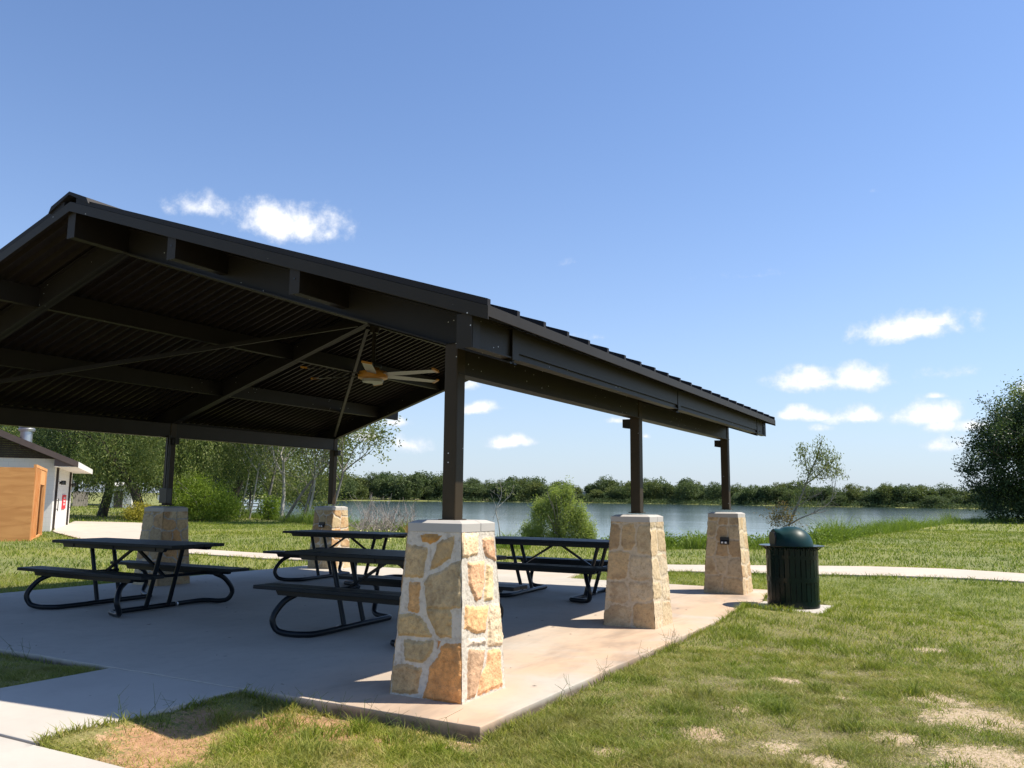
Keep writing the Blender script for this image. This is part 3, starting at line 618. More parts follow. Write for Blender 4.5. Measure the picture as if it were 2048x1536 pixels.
def copy_tree(o, parent=None):
    c = o.copy(); C.objects.link(c); c.parent = parent
    for ch in list(o.children): copy_tree(ch, c)
    return c
t0 = make_table()
TBL = [((-6.58, 2.03), 'dark picnic table at the left in front of the shaded stone pier'), ((-2.18, 2.12), 'dark picnic table partly hidden behind the near stone pier'),
       ((-6.65, 6.66), 'dark picnic table at the back, in front of the half sunlit far left pier'), ((-2.24, 6.61), 'dark picnic table seen between the near pier and the middle right pier')]
for k, ((x, y), lab) in enumerate(TBL):
    t = t0 if k == 0 else copy_tree(t0)
    t.location = (x, y, .001); t['label'] = lab
# ------------------------------------------------------------------ trash receptacle
bx, by = 1.31, 7.30
bn = empty('trash_receptacle', (bx, by, -.012), 'dark green slatted park trash bin with a domed lid on a concrete pad', 'trash bin', rz=YAW)
b = MB(); b.lathe([(.335, .02), (.335, .86)], 40); b.build('liner', MAT['black'], bn)
b = MB()
for k in range(30):
    a = 2*PI*k/30; w = .083; r0, r1 = .316, .328; tx, ty = -math.sin(a), math.cos(a); nx, ny = math.cos(a), math.sin(a)
    rr_ = [(.316, .10, .328), (.334, .90, .346)]
    vs = []
    for z, rb in ((.07, .0), (.86, .006)):
        for rad, sgn in ((.352+rb, -1), (.352+rb, 1), (.365+rb, 1), (.365+rb, -1)): vs.append((nx*rad+tx*w/2*.80*sgn, ny*rad+ty*w/2*.80*sgn, z))
    b.add(vs, [(3, 2, 1, 0), (4, 5, 6, 7), (0, 1, 5, 4), (1, 2, 6, 5), (2, 3, 7, 6), (3, 0, 4, 7)])
b.build('slats', MAT['bin'], bn, .003)
for z0, z1, nm in ((.012, .10, 'base_band'), (.37, .44, 'middle_band'), (.70, .755, 'upper_band')):
    b = MB(); b.lathe([(.342, z0), (.3735, z0+.001), (.3745, z1), (.342, z1+.001)], 48); b.build(nm, MAT['bin'], bn)
b = MB(); b.lathe([(.29, .866), (.38, .868), (.44, .876), (.466, .884), (.469, .893), (.455, .893), (.38, .886), (.28, .884)], 56); b.build('rim', MAT['bin'], bn)
b = MB(); n = 56
for k in range(30):
    a = 2*PI*k/30; b.tube([(.37*math.cos(a), .37*math.sin(a), .83), (.42*math.cos(a), .42*math.sin(a), .872)], .006, 6)
b.build('rim_brackets', MAT['bin'], bn)
b = MB(); NA, NB = 64, 18; vs = []
for i in range(NB+1):
    ph = i/NB*PI/2
    for k in range(NA):
        a = 2*PI*k/NA; r = .31*math.cos(ph)**.9; x, y, z = r*math.cos(a), r*math.sin(a), .268*math.sin(ph)**1.05
        # hood on the -x side: a flat front with squared shoulders
        if x < -.02:
            e = min(1, (-x-.02)/.2)*max(0, 1-abs(y)/.235)**.35
            z = max(z, z*(1-e)+(.215+.02*(1-abs(y)/.235))*e if i > 3 else z)
        vs.append((max(x, -.262-.03*(1-z/.268)), y, .886+z*1.06))
fs = [(i*NA+k, i*NA+(k+1) % NA, (i+1)*NA+(k+1) % NA, (i+1)*NA+k) for i in range(NB) for k in range(NA)]
b.add(vs, fs, True); b.build('dome_lid', MAT['bin_lid'], bn)
b = MB(); b.prism([(-.13, .905), (.13, .905), (.15, 1.02), (.10, 1.085), (-.10, 1.085), (-.15, 1.02)], 'x', -.290, -.268); b.build('push_door', MAT['black'], bn, .004)
# ------------------------------------------------------------------ restroom building
bd = empty('restroom_building', (*bw(0, 0), -.1), 'white block restroom building with brown roof and a red door sign', 'building', rz=math.atan2(BU[1], BU[0]))
# local axes: x along the side wall (away), y = -BV... the building body lies at local y>0
m = M('white_block_wall'); br = m.node('ShaderNodeTexBrick', offset=.5, i_Scale=1.0); br.inputs['Brick Width'].default_value = .42; br.inputs['Row Height'].default_value = .21; br.inputs['Mortar Size'].default_value = .006
br.inputs['Color1'].default_value = (.66, .65, .62, 1); br.inputs['Color2'].default_value = (.68, .67, .64, 1); br.inputs['Mortar'].default_value = (.56, .55, .53, 1)
tc = m.node('ShaderNodeTexCoord'); sp = m.node('ShaderNodeSeparateXYZ'); m.link(tc.outputs['Object'], sp.inputs[0]); cb = m.node('ShaderNodeCombineXYZ'); m.link(m.math('ADD', sp.outputs[0], sp.outputs[1]), cb.inputs[0]); m.link(sp.outputs[2], cb.inputs[1]); m.link(cb.outputs[0], br.inputs['Vector'])
m.col(br.outputs['Color']).set(Roughness=.8); MAT['block'] = m.m
MAT['brown_trim'] = metal_paint('brown_trim', (.11, .085, .075), .6, .1)
MAT['brown_siding'] = metal_paint('dark_siding', (.045, .036, .032), .7, .15)
MAT['soffit_white'] = M('soffit_white').col((.70, .68, .64)).set(Roughness=.7).m
MAT['shingle'] = metal_paint('brown_shingle', (.085, .07, .065), .85, .3)
LN, WD, WH = 10.7, 11.0, 3.32
b = MB(); b.box(0, LN, 0, WD, -.2, WH); b.build('wall', MAT['block'], bd)
RS_ = .42; ov = .95; og = .75; zr0 = WH+.12-RS_*ov   # eave underside at y=-ov
def rz_(y): return WH+.12+RS_*y if y < WD/2 else WH+.12+RS_*(WD-y)
b = MB(); P = [(-ov, rz_(-ov)+.02), (WD/2, rz_(WD/2)+.02), (WD+ov, rz_(-ov)+.02), (WD+ov, rz_(-ov)+.14), (WD/2, rz_(WD/2)+.15), (-ov, rz_(-ov)+.14)]
b.prism(P, 'x', -og, LN+og); b.build('roof', MAT['shingle'], bd)
b = MB(); b.prism([(-ov-.03, rz_(-ov)-.12), (WD/2, rz_(WD/2)-.16), (WD+ov, rz_(-ov)-.12), (WD+ov, rz_(-ov)+.145), (WD/2, rz_(WD/2)+.156), (-ov-.03, rz_(-ov)+.145)], 'x', -og-.04, -og); b.build('rake_board', MAT['brown_trim'], bd)
b = MB(); b.box(-og, LN+og, -ov-.035, -ov, rz_(-ov)-.12, rz_(-ov)+.142); b.build('eave_board', MAT['soffit_white'], bd)
b = MB(); b.box(-og+.01, LN+og, -ov, 0, rz_(-ov)-.10, rz_(-ov)-.085); b.build('soffit', MAT['soffit_white'], bd)
b = MB(); b.prism([(-ov, rz_(-ov)-.085), (0, rz_(-ov)-.085), (0, rz_(0)-.10)], 'x', -og+.01, -og+.03); b.build('eave_return', MAT['brown_trim'], bd)
b = MB(); z = WH+.0
while z < rz_(WD/2)-.2:
    y = max((z+.1-WH-.12)/RS_, .02); b.box(-.035, -.0, y, WD-y, z, z+.092); z += .1
b.build('gable_siding', MAT['brown_siding'], bd)
for k, x0 in enumerate((.75, 8.6)):   # door frames with pull handles and lamps
    b = MB(); b.box(x0, x0+.09, -.10, -.001, 0, 2.95); b.build('door_frame', MAT['brown_siding'], bd)
    b = MB(); b.box(x0+.10, x0+1.3, -.05, -.001, .02, 2.3); d = b.build('door', MAT['soffit_white'], bd)
    b = MB(); b.tube([(x0+.2, -.16, .9), (x0+.2, -.16, 1.5)], .02); b.tube([(x0+.2, -.16, 1.0), (x0+.2, -.04, 1.0)], .018); b.tube([(x0+.2, -.16, 1.4), (x0+.2, -.04, 1.4)], .018); b.build('pull_handle', MAT['black'], d)
for x0 in (2.0, 9.4):
    b = MB(); b.box(x0, x0+.5, -.30, -.12, 2.16, 2.36); b.box(x0+.15, x0+.35, -.12, -.001, 2.2, 2.32); b.prism([(x0, -.12), (x0-.2, -.2), (x0, -.28)], 'z', 2.18, 2.34); b.build('wall_lamp', MAT['black'], bd, .01)
b = MB(); b.box(4.9, 6.9, -.045, -.004, .95, 1.68); MAT['red'] = M('red_sign_paint').col((.62, .03, .05)).set(Roughness=.5).m; sg = b.build('door_sign', MAT['red'], bd)
b = MB()
for r in range(3):
    for q in range(3): b.box(5.35+q*.36, 5.35+q*.36+.2, -.052, -.046, 1.14+r*.16, 1.14+r*.16+.10)
b.build('sign_marks', MAT['white'], sg)
b = MB(); yv = 2.2; zv = rz_(yv)+.42; b.lathe([(.0, zv-.6), (.30, zv-.6), (.30, zv+.3), (.40, zv+.3), (.42, zv+.42), (.34, zv+.5), (.40, zv+.52), (.40, zv+.6), (.25, zv+.72), (0, zv+.72)], 24, (8.0, yv)); b.build('roof_vent', MAT['steel'], bd)
# plywood enclosure
m = M('plywood'); n = m.noise(1.6, 5, .6, vec=m.coord((.35, .35, 2.2)), dist=1.2); m.col(m.ramp(n, [(.35, (.48, .205, .06)), (.65, (.62, .30, .10))])).set(Roughness=.75); MAT['ply'] = m.m
m = M('pine_studs'); m.col(m.ramp(m.noise(4, 4, .5, vec=m.coord((3, 3, .4))), [(.4, (.58, .24, .07)), (.65, (.68, .36, .14))])).set(Roughness=.75); MAT['pine'] = m.m
px0 = (-25.41, 11.96); pu = math.atan2(.577, -.817)
pe = empty('plywood_enclosure', (*px0, -.1), 'orange plywood construction enclosure with open stud framing beside the white building', 'enclosure', rz=pu)
b = MB(); b.box(-.02, 0, .03, 4.9, -.05, 2.60); b.build('plywood_panel', MAT['ply'], pe)
b = MB(); b.box(.0, 5.9, .0, .09, 2.62, 2.72); b.box(.0, 5.9, 0, .09, -.02, .07); b.build('plates', MAT['pine'], pe)
for x in (.0, .35, .9, 1.5, 2.1, 2.45, 5.15, 5.7): b = MB(); b.box(x+.002, x+.15, .001, .10, .07, 2.62); b.build('stud', MAT['pine'], pe)
b = MB(); b.box(2.6, 5.15, .02, .07, 2.05, 2.60); b.build('header', MAT['pine'], pe)
b = MB(); b.box(.15, 1.5, .10, .115, .05, 2.60); b.box(1.5, 2.4, .10, .115, .05, 2.60); b.build('inner_sheathing', MAT['ply'], pe)
b = MB(); b.box(5.85, 5.88, .1, 4.9, -.05, 2.6); b.box(0, 5.85, 4.86, 4.9, -.05, 2.6); b.build('rear_panels', MAT['ply'], pe)
# ------------------------------------------------------------------ vegetation tools
def leaves(pos, size, aspect, droop=0, rs=RS, fold=False):
    n = len(pos); size = np.broadcast_to(size, (n,))
    d = rs.normal(size=(n, 3)); d[:, 2] -= droop*2.2; d /= np.linalg.norm(d, axis=1)[:, None]
    w = rs.normal(size=(n, 3)); w -= (w*d).sum(1)[:, None]*d; w /= np.linalg.norm(w, axis=1)[:, None]
    L = d*(size*rs.uniform(.7, 1.3, n))[:, None]; W = w*(size*aspect)[:, None]
    v = np.stack([pos, pos+L*.5+W*.5, pos+L, pos+L*.5-W*.5], 1).reshape(-1, 3)
    f = np.arange(n*4).reshape(n, 4); return v, f
def crown_part(name, centers, per, spread, size, aspect, mat, parent, droop=0, rs=RS, zs=1.0, hang=0):
    c = np.repeat(np.asarray(centers), per, 0); off = rs.normal(size=c.shape)*spread; off[:, 2] *= zs
    if hang:
        h = rs.uniform(0, 1, len(c))**.8*hang; off[:, 2] -= h; off[:, :2] *= .55
    p = c+off; v, f = leaves(p, size, aspect, droop, rs)
    r = np.repeat(np.clip(rs.normal(.45, .22, len(p))+np.repeat(rs.normal(0, .15, len(centers)), per), 0, 1), 4)
    return npmesh(name, v, [f], mat, parent, attrs={'rnd': r})
def grow(b, p, d, L, r, depth, rs, tips, spread=.6, up=.15, kids=3, nseg=4, wob=.18, minr=.004):
    pts = [Vector(p)]; rad = [r]; d = Vector(d).normalized()
    for k in range(nseg):
        d = (d+Vector(rs.normal(size=3))*wob+Vector((0, 0, up))).normalized(); pts.append(pts[-1]+d*L/nseg); rad.append(max(minr, r*(1-.55*(k+1)/nseg)))
    b.tube(pts, rad, 6 if r < .05 else 8, cap=False)
    if depth == 0: tips.append(pts[-1]); tips.append(pts[-2]); return
    for k in range(kids):
        t = rs.uniform(.45, 1.0) if k else 1.0; i = min(nseg, max(1, int(round(t*nseg))))
        nd = (d+Vector(rs.normal(size=3))*spread).normalized(); grow(b, pts[i], nd, L*rs.uniform(.55, .8), rad[i]*.75, depth-1, rs, tips, spread, up, kids, nseg, wob, minr)
def ellipsoid_pts(n, c, rad, rs, shell=.55):
    d = rs.normal(size=(n, 3)); d /= np.linalg.norm(d, axis=1)[:, None]; r = rs.uniform(shell, 1, n)**.7
    return np.array(c)+d*r[:, None]*np.array(rad)
def tree(name, xy, h, trunk_r, lean, label, cat_, leafmat, barkmat, seed, lobes, per, spread, size, aspect, droop=0, hang=0, group=None, depth=2, limb_L=None, trunk_frac=.4, nclump=60, kids=3, tipleaf=True):
    rs = np.random.RandomState(seed); x, y = xy; z = gz(x, y)-.1; t = empty(name, (x, y, z), label, cat_, group)
    b = MB(); tips = []
    top = Vector((lean[0], lean[1], h*trunk_frac)); pts = cat([(0, 0, -.1), top*.5+Vector(rs.normal(size=3))*.04*h*.3, top], 5)
    b.tube(pts, [trunk_r*(1.15-.55*i/len(pts)) for i in range(len(pts))], 10, cap=False)
    for k in range(5): 
        a = 2*PI*k/5+rs.uniform(0, 1); grow(b, pts[-1 if k < 3 else -3], (math.cos(a)*.8+lean[0]*.1, math.sin(a)*.8+lean[1]*.1, rs.uniform(.5, 1.4)), (limb_L or h*.28), trunk_r*.5, depth, rs, tips, kids=kids)
    b.build('trunk', barkmat, t)
    cs = []
    for (cx, cy, cz, rx, ry, rz) in lobes: cs.append(ellipsoid_pts(int(nclump*rx*rz/ (h*h*.06)), (cx, cy, cz), (rx, ry, rz), rs))
    if tipleaf: cs.append(np.array([tuple(p) for p in tips]))
    cs = np.concatenate(cs); crown_part('crown', cs, per, spread, size, aspect, leafmat, t, droop, rs, hang=hang)
    return t
# ------------------------------------------------------------------ trees on this shore
# big willows filling the view under the left eave
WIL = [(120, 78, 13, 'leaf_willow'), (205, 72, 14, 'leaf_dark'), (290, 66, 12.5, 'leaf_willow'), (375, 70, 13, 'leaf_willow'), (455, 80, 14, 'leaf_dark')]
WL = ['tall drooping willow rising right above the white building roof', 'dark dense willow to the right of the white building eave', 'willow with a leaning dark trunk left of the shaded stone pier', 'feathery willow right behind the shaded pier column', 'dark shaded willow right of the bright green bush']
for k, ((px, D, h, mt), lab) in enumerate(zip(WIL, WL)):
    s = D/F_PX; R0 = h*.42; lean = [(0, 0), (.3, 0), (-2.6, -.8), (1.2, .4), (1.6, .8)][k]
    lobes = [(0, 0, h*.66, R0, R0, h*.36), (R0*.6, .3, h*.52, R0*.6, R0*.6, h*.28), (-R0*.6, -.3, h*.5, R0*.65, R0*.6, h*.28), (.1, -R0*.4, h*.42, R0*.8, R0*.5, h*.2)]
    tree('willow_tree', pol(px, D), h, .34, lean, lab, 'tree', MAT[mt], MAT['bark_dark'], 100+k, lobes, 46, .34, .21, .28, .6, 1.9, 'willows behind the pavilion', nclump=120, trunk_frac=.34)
# extra dark mass further back closing the gaps
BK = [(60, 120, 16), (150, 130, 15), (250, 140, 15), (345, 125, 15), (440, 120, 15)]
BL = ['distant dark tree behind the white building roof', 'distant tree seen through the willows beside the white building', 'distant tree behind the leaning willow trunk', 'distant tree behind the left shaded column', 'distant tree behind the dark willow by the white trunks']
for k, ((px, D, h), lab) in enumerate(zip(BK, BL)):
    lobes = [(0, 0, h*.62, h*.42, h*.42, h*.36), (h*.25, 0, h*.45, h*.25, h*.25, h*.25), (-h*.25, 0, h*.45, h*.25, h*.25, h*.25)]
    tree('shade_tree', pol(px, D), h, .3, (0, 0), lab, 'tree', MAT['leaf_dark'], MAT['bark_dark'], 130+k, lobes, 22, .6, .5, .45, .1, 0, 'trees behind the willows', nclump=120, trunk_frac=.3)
# slender pale-barked trees, sparse leaves
SP = [((478, 68), 11, .11, (.9, .2), 'bark_white', 'slender white trunked tree standing left of the white dock rail'), ((500, 66), 11, .10, (.7, .1), 'bark_white', 'straight slender white trunked tree in front of the white dock rail'),
      ((527, 68), 10.5, .2, (.9, .3), 'bark_grey', 'dark forked tree just right of the white dock rail'), ((563, 62), 10, .2, (-.2, .2), 'bark_white', 'pale mottled forked tree right of the dark forked tree'),
      ((568, 61), 10.5, .16, (3.6, .8), 'bark_grey', 'tree with a trunk leaning far right toward the far left column'), ((612, 57), 8.6, .13, (.6, .2), 'bark_white', 'pale twin stem tree just left of the far left stone pier'), ((604, 58), 8.8, .12, (1.0, .2), 'bark_grey', 'grey stem tree beside the pale twin stem tree')]
for k, ((px, D), h, r, lean, bk, lab) in enumerate(SP):
    lobes = [(lean[0]*1.4, lean[1], h*.62, h*.26, h*.26, h*.3)]
    tree('sparse_tree', pol(px, D), h, r*.62, lean, lab, 'tree', MAT['leaf_pale'], MAT[bk], 160+k, lobes, 12, .32, .19, .5, .15, 0, 'sparse pale trees by the lake', depth=3, nclump=75, trunk_frac=.42, kids=3, limb_L=h*.3)
for k, (px, D, h, lab) in enumerate([(545, 80, 11.5, 'full olive green tree behind the dark forked tree'), (612, 72, 9.5, 'full olive green tree behind the pale twin stem tree'), (495, 84, 12, 'olive green tree behind the slender white trunks')]):
    lobes = [(0, 0, h*.66, h*.36, h*.3, h*.28), (h*.2, 0, h*.5, h*.2, h*.2, h*.2)]
    tree('shade_tree', pol(px, D), h, .14, (.4, 0), lab, 'tree', MAT['leaf_willow' if k != 1 else 'leaf_pale'], MAT['bark_grey'], 190+k, lobes, 20, .4, .24, .4, .2, .4, 'trees behind the willows', nclump=90, trunk_frac=.45)
# reaching branch of the last tree, right of the far left column
t = tree('sparse_tree', pol(655, 56), 8.6, .10, (1.0, .3), 'tree behind the far left column with a thin branch arching into the sky', 'tree', MAT['leaf_pale'], MAT['bark_grey'], 171, [(.2, .2, 5.6, 1.5, 1.5, 1.5)], 12, .3, .22, .5, .15, 0, 'sparse pale trees by the lake', depth=2, nclump=70, trunk_frac=.4, kids=4, limb_L=2.6)
# bushes
def bush(name, xy, rad, h, lab, mt, seed, n, per, spread, size, aspect, droop=0, hang=0, stems=10, lobes=None, bk='bark_grey'):
    rs = np.random.RandomState(seed); x, y = xy; z = gz(x, y)-.05; t = empty(name, (x, y, z), lab, 'bush'); b = MB()
    for k in range(stems):
        a = rs.uniform(0, 2*PI); q = Vector((math.cos(a)*rad*rs.uniform(.2, .8), math.sin(a)*rad*rs.uniform(.2, .8), h*rs.uniform(.6, .98)))
        b.tube(cat([(rs.normal()*.06, rs.normal()*.06, -.05), q*.5+Vector((-q.x*.12, -q.y*.12, h*.1)), q], 4), [.03-.0024*i for i in range(9)], 5, cap=False)
    b.build('stems', MAT[bk], t)
    lobes = lobes or [(0, 0, h*.45, rad, rad, h*.5)]
    cs = np.concatenate([ellipsoid_pts(int(n*l[3]/rad), l[:3], l[3:], rs, .3) for l in lobes]); cs = cs[cs[:, 2] > .05]
    crown_part('foliage', cs, per, spread, size, aspect, MAT[mt], t, droop, rs, hang=hang); return t
bush('round_bush', pol(408, 62), 2.6, 3.1, 'big round bright yellow green bush behind the shaded stone pier', 'leaf_bright', 201, 330, 34, .24, .15, .35, .1, lobes=[(0, 0, 1.35, 2.5, 2.0, 1.55), (-1.3, 0, 1.9, 1.5, 1.3, 1.5), (1.6, .2, 1.0, 1.3, 1.3, 1.0)])
bush('small_bush', pol(277, 60), .9, 1.3, 'small yellow leaved bush at the foot of the leaning willow trunk', 'leaf_yellow', 202, 120, 22, .16, .13, .5)
bush('leafy_bush', pol(540, 64), .8, 1.9, 'small light green bush among the pale trunks', 'leaf_bright', 203, 90, 16, .18, .18, .5)
bush('low_bush', pol(470, 70), 1.1, 1.3, 'low green bush beside the white dock rail', 'leaf_willow', 204, 90, 18, .2, .15, .4)
WB = pol(1118, 31.5)
bush('willow_bush', WB, 1.35, 2.5, 'feathery light green willow bush at the water edge between two columns', 'leaf_bush', 205, 400, 36, .17, .10, .2, .35, .22, stems=22, lobes=[(.15, 0, 1.6, .55, .6, 1.0), (-.45, 0, 1.15, .75, .7, 1.0), (.55, 0, 1.05, .65, .7, .95), (-.95, 0, .65, .6, .6, .7), (.9, 0, .6, .45, .5, .65), (-.2, 0, 2.15, .25, .25, .4), (.38, 0, 2.3, .18, .18, .5), (-1.3, .1, .9, .3, .3, .4), (1.2, 0, 1.0, .25, .3, .35), (-.75, 0, 1.8, .3, .3, .35), (.85, 0, 1.6, .25, .25, .35)])
# leaning sapling behind the bin
def frame_pt(px, py, D):
    d = ray(px, py); k = D/math.hypot(d[0], d[1]); return CAM+d*k
def limb_tree(name, label, catg, base, D, limbs, leafmat, barkmat, seed, per, spread, size, aspect, droop, twigs=5, group=None, twig_L=.55):
    rs = np.random.RandomState(seed); o = frame_pt(*base, D); t = empty(name, tuple(o), label, catg, group); b = MB(); cs = []
    for pts, r0, leaf in limbs:
        P = cat([Vector(frame_pt(px, py, D+dd)-o) for px, py, dd in pts], 5); n = len(P)
        b.tube(P, [r0*(1-.8*i/n)+.003 for i in range(n)], 6, cap=False)
        for k in range(int(twigs*n/8)):
            i = rs.randint(n//4, n); tips = []; d = (P[i]-P[max(0, i-2)]).normalized()+Vector(rs.normal(size=3))*.7
            grow(b, P[i], d, twig_L*rs.uniform(.5, 1.3), r0*.28, 1, rs, tips, kids=2, nseg=3, minr=.0025)
            if leaf and rs.rand() < leaf: cs += [tuple(q) for q in tips]
    b.build('branches', barkmat, t)
    if cs: crown_part('foliage', np.array(cs), per, spread, size, aspect, leafmat, t, droop, rs)
    return t
limb_tree('leaning_sapling', 'tall thin leaning sapling with sparse hanging leaves behind the trash bin', 'tree', (1577, 1052), 34,
  [([(1577, 1052, 0), (1590, 1022, 0), (1603, 990, 0), (1612, 968, 0), (1620, 945, 0), (1632, 918, .1), (1642, 888, .1)], .05, .9), ([(1612, 968, 0), (1630, 955, .1), (1650, 935, .2), (1668, 918, .4)], .028, .7), ([(1618, 950, 0), (1612, 930, -.2), (1610, 910, -.2)], .02, .9),
   ([(1630, 955, .1), (1650, 957, .3), (1666, 950, .3)], .018, .6), ([(1598, 1010, 0), (1612, 1002, .1), (1630, 992, .1)], .016, 0), ([(1601, 998, 0), (1618, 994, .1), (1635, 990, .2)], .014, 0),
   ([(1668, 985, .5), (1671, 965, .5), (1674, 950, .6)], .010, .1)], MAT['leaf_pale'], MAT['bark_grey'], 301, 7, .11, .13, .28, .8, twigs=9, twig_L=.30)
limb_tree('fallen_branch', 'bare grey branch reaching right from the leaning sapling foot, over the weeds', 'branch', (1577, 1050), 33.6,
  [([(1577, 1050, 0), (1600, 1037, 0), (1622, 1028, .1), (1648, 1014, .2), (1662, 1002, .3), (1674, 985, .4)], .024, 0), ([(1622, 1028, 0), (1640, 1025, .1), (1653, 1022, .2)], .014, 0), ([(1662, 1002, .3), (1666, 985, .4), (1664, 965, .4)], .012, 0)], None, MAT['bark_grey'], 302, 1, 1, 1, 1, 0, twigs=5, twig_L=.4)
limb_tree('withered_shoot', 'small clump of withered brown leaves just behind the bin lid', 'plant', (1572, 1056), 33.2,
  [([(1572, 1056, 0), (1566, 1042, 0), (1560, 1028, 0)], .012, 1), ([(1572, 1056, 0), (1576, 1040, 0), (1580, 1028, 0)], .012, 1), ([(1572, 1056, 0), (1558, 1046, 0), (1553, 1038, 0)], .01, 1)], MAT['leaf_brown'], MAT['bark_grey'], 303, 7, .10, .075, .5, .2, twigs=9, twig_L=.28)
limb_tree('bare_sapling', 'bare pale sapling standing at the water right of the near column', 'sapling', (1001, 1088), 31,
  [([(1001, 1088, 0), (998, 1052, 0), (992, 1020, 0), (1001, 998, 0), (1003, 980, 0), (1000, 964, 0)], .020, 0), ([(995, 1015, 0), (1008, 1003, .1), (1020, 992, .1)], .014, .3), ([(993, 1022, 0), (987, 1035, 0), (985, 1045, 0)], .006, 0), ([(1001, 1000, 0), (995, 990, 0)], .008, .2)], MAT['leaf_pale'], MAT['bark_white'], 304, 5, .07, .08, .5, .1, twigs=4, twig_L=.3)
# dead brush on the shore, left of the near column
rs = np.random.RandomState(310); b = MB(); o = Vector((*pol(790, 44), 0)); o.z = gz(o.x, o.y)-.1
for k in range(340):
    px = rs.uniform(715, 905); D = rs.uniform(41, 46); q = Vector((*pol(px, D), 0)); q.z = gz(q.x, q.y); L = rs.uniform(.5, 1.5)*(1 if px < 850 else .7); d = Vector(rs.normal(size=3)*.55)+Vector((0, 0, .8))
    d.normalize(); p1 = q+d*L*.5+Vector(rs.normal(size=3))*.05; p2 = p1+(d+Vector(rs.normal(size=3))*.35)*L*.5
    b.tube([q-o, p1-o, p2-o], [.015, .011, .005], 4, cap=False)
    for j in range(3):
        s = p1+(p2-p1)*rs.uniform(0, .8); e = s+(d+Vector(rs.normal(size=3))*.8)*L*.3; b.tube([s-o, e-o], [.009, .004], 3, cap=False)
bo = b.build('dead_brush', MAT['dry_brush'], loc=tuple(o)); tag(bo, 'tangle of bare grey brush on the shore left of the near column', 'brush')
# dark tree at the right edge
RB = pol(2075, 84)
tree('oak_tree', RB, 13.5, .3, (.5, 0), 'big dark tree at the right edge beside the lake', 'tree', MAT['leaf_dark'], MAT['bark_dark'], 401,
     [(0, 0, 5.6, 4.6, 4, 4.2), (-2.6, -.8, 4.6, 3.2, 3, 3.2), (-1.6, -.5, 7.4, 2.9, 2.8, 2.2), (1.5, .8, 9.4, 3.2, 2.8, 2.8), (2.6, 1.0, 6.0, 3.8, 3, 4), (-1.8, -.6, 2.2, 3.0, 2.6, 2.0), (.8, -1.5, 1.5, 2.6, 2, 1.5)], 36, .33, .23, .5, .1, 0, nclump=230, trunk_frac=.3, tipleaf=True)
tree('oak_tree', pol(2160, 88), 15, .3, (0, 0), 'tall tree partly outside the frame behind the big dark tree', 'tree', MAT['leaf_willow'], MAT['bark_dark'], 402,
     [(0, 0, 8, 5, 4.6, 5.5), (-3, 0, 10, 3, 3, 3)], 30, .4, .25, .5, .1, 0, nclump=200, trunk_frac=.3)
# ------------------------------------------------------------------ trees beyond the lake: one prototype set, every tree its own copy
protos = []
def far_proto(seed, h, w, low):
    rs = np.random.RandomState(seed); t = empty('far_tree', (0, 0, 0), '', 'tree', 'trees along the far shore'); b = MB(); tips = []
    b.tube([(0, 0, -1), (0, 0, h*.45)], [.35, .2], 6, cap=False)
    for k in range(4): a = k*1.57+rs.rand(); b.tube([(0, 0, h*.25), (math.cos(a)*w*.5, math.sin(a)*w*.5, h*.55)], [.18, .08], 5, cap=False)
    b.build('trunk', MAT['bark_dark'], t); cs = []
    for k in range(9):
        a = rs.uniform(0, 2*PI); rr_ = w*rs.uniform(.1, .55); zz = h*rs.uniform(low+.12, .8); s = w*rs.uniform(.28, .5); cs.append(ellipsoid_pts(46, (math.cos(a)*rr_, math.sin(a)*rr_, zz), (s, s, s*.75), rs, .85))
    cs.append(ellipsoid_pts(90, (0, 0, h*.56), (w*.7, w*.7, h*.42), rs, .85)); cs.append(ellipsoid_pts(50, (0, 0, h*.22), (w*.8, w*.8, h*.2), rs, .6)); cs = np.concatenate(cs); cs = cs[(cs[:, 2] < h) & (cs[:, 2] > h*low)]
    crown_part('crown', cs, 11, .38, .52, .65, MAT['leaf_far_hazed'], t, 0, rs); return t
for k, (h, w, low) in enumerate([(11, 5.5, .1), (12.5, 5, .12), (9.5, 6, .08), (10.5, 4.4, .15), (13, 6, .1), (8, 4.5, .05)]): protos.append([far_proto(500+k, h, w, low), h, False])
def sector(px):
    if px < 880: return 'tree in the far shore woods seen between the far left column and the near column'
    if px < 1260: return 'tree in the far shore woods seen between the near column and the middle right column'
    if px < 1440: return 'tree in the far shore woods seen between the middle and far right columns'
    if px < 1640: return 'tree in the far shore woods seen between the far right column and the leaning sapling'
    return 'tree in the far shore woods seen right of the leaning sapling'
rs = np.random.RandomState(77)
TOPS = [(540, 955), (640, 948), (700, 948), (740, 952), (800, 950), (830, 955), (870, 955), (930, 957), (980, 960), (1040, 960), (1090, 965), (1150, 967), (1180, 972), (1215, 965), (1250, 967), (1290, 958), (1350, 970), (1390, 962), (1420, 968), (1500, 972), (1600, 970), (1640, 975), (1680, 985), (1720, 978), (1780, 972), (1860, 975), (1940, 978), (2060, 978)]
px = 545.
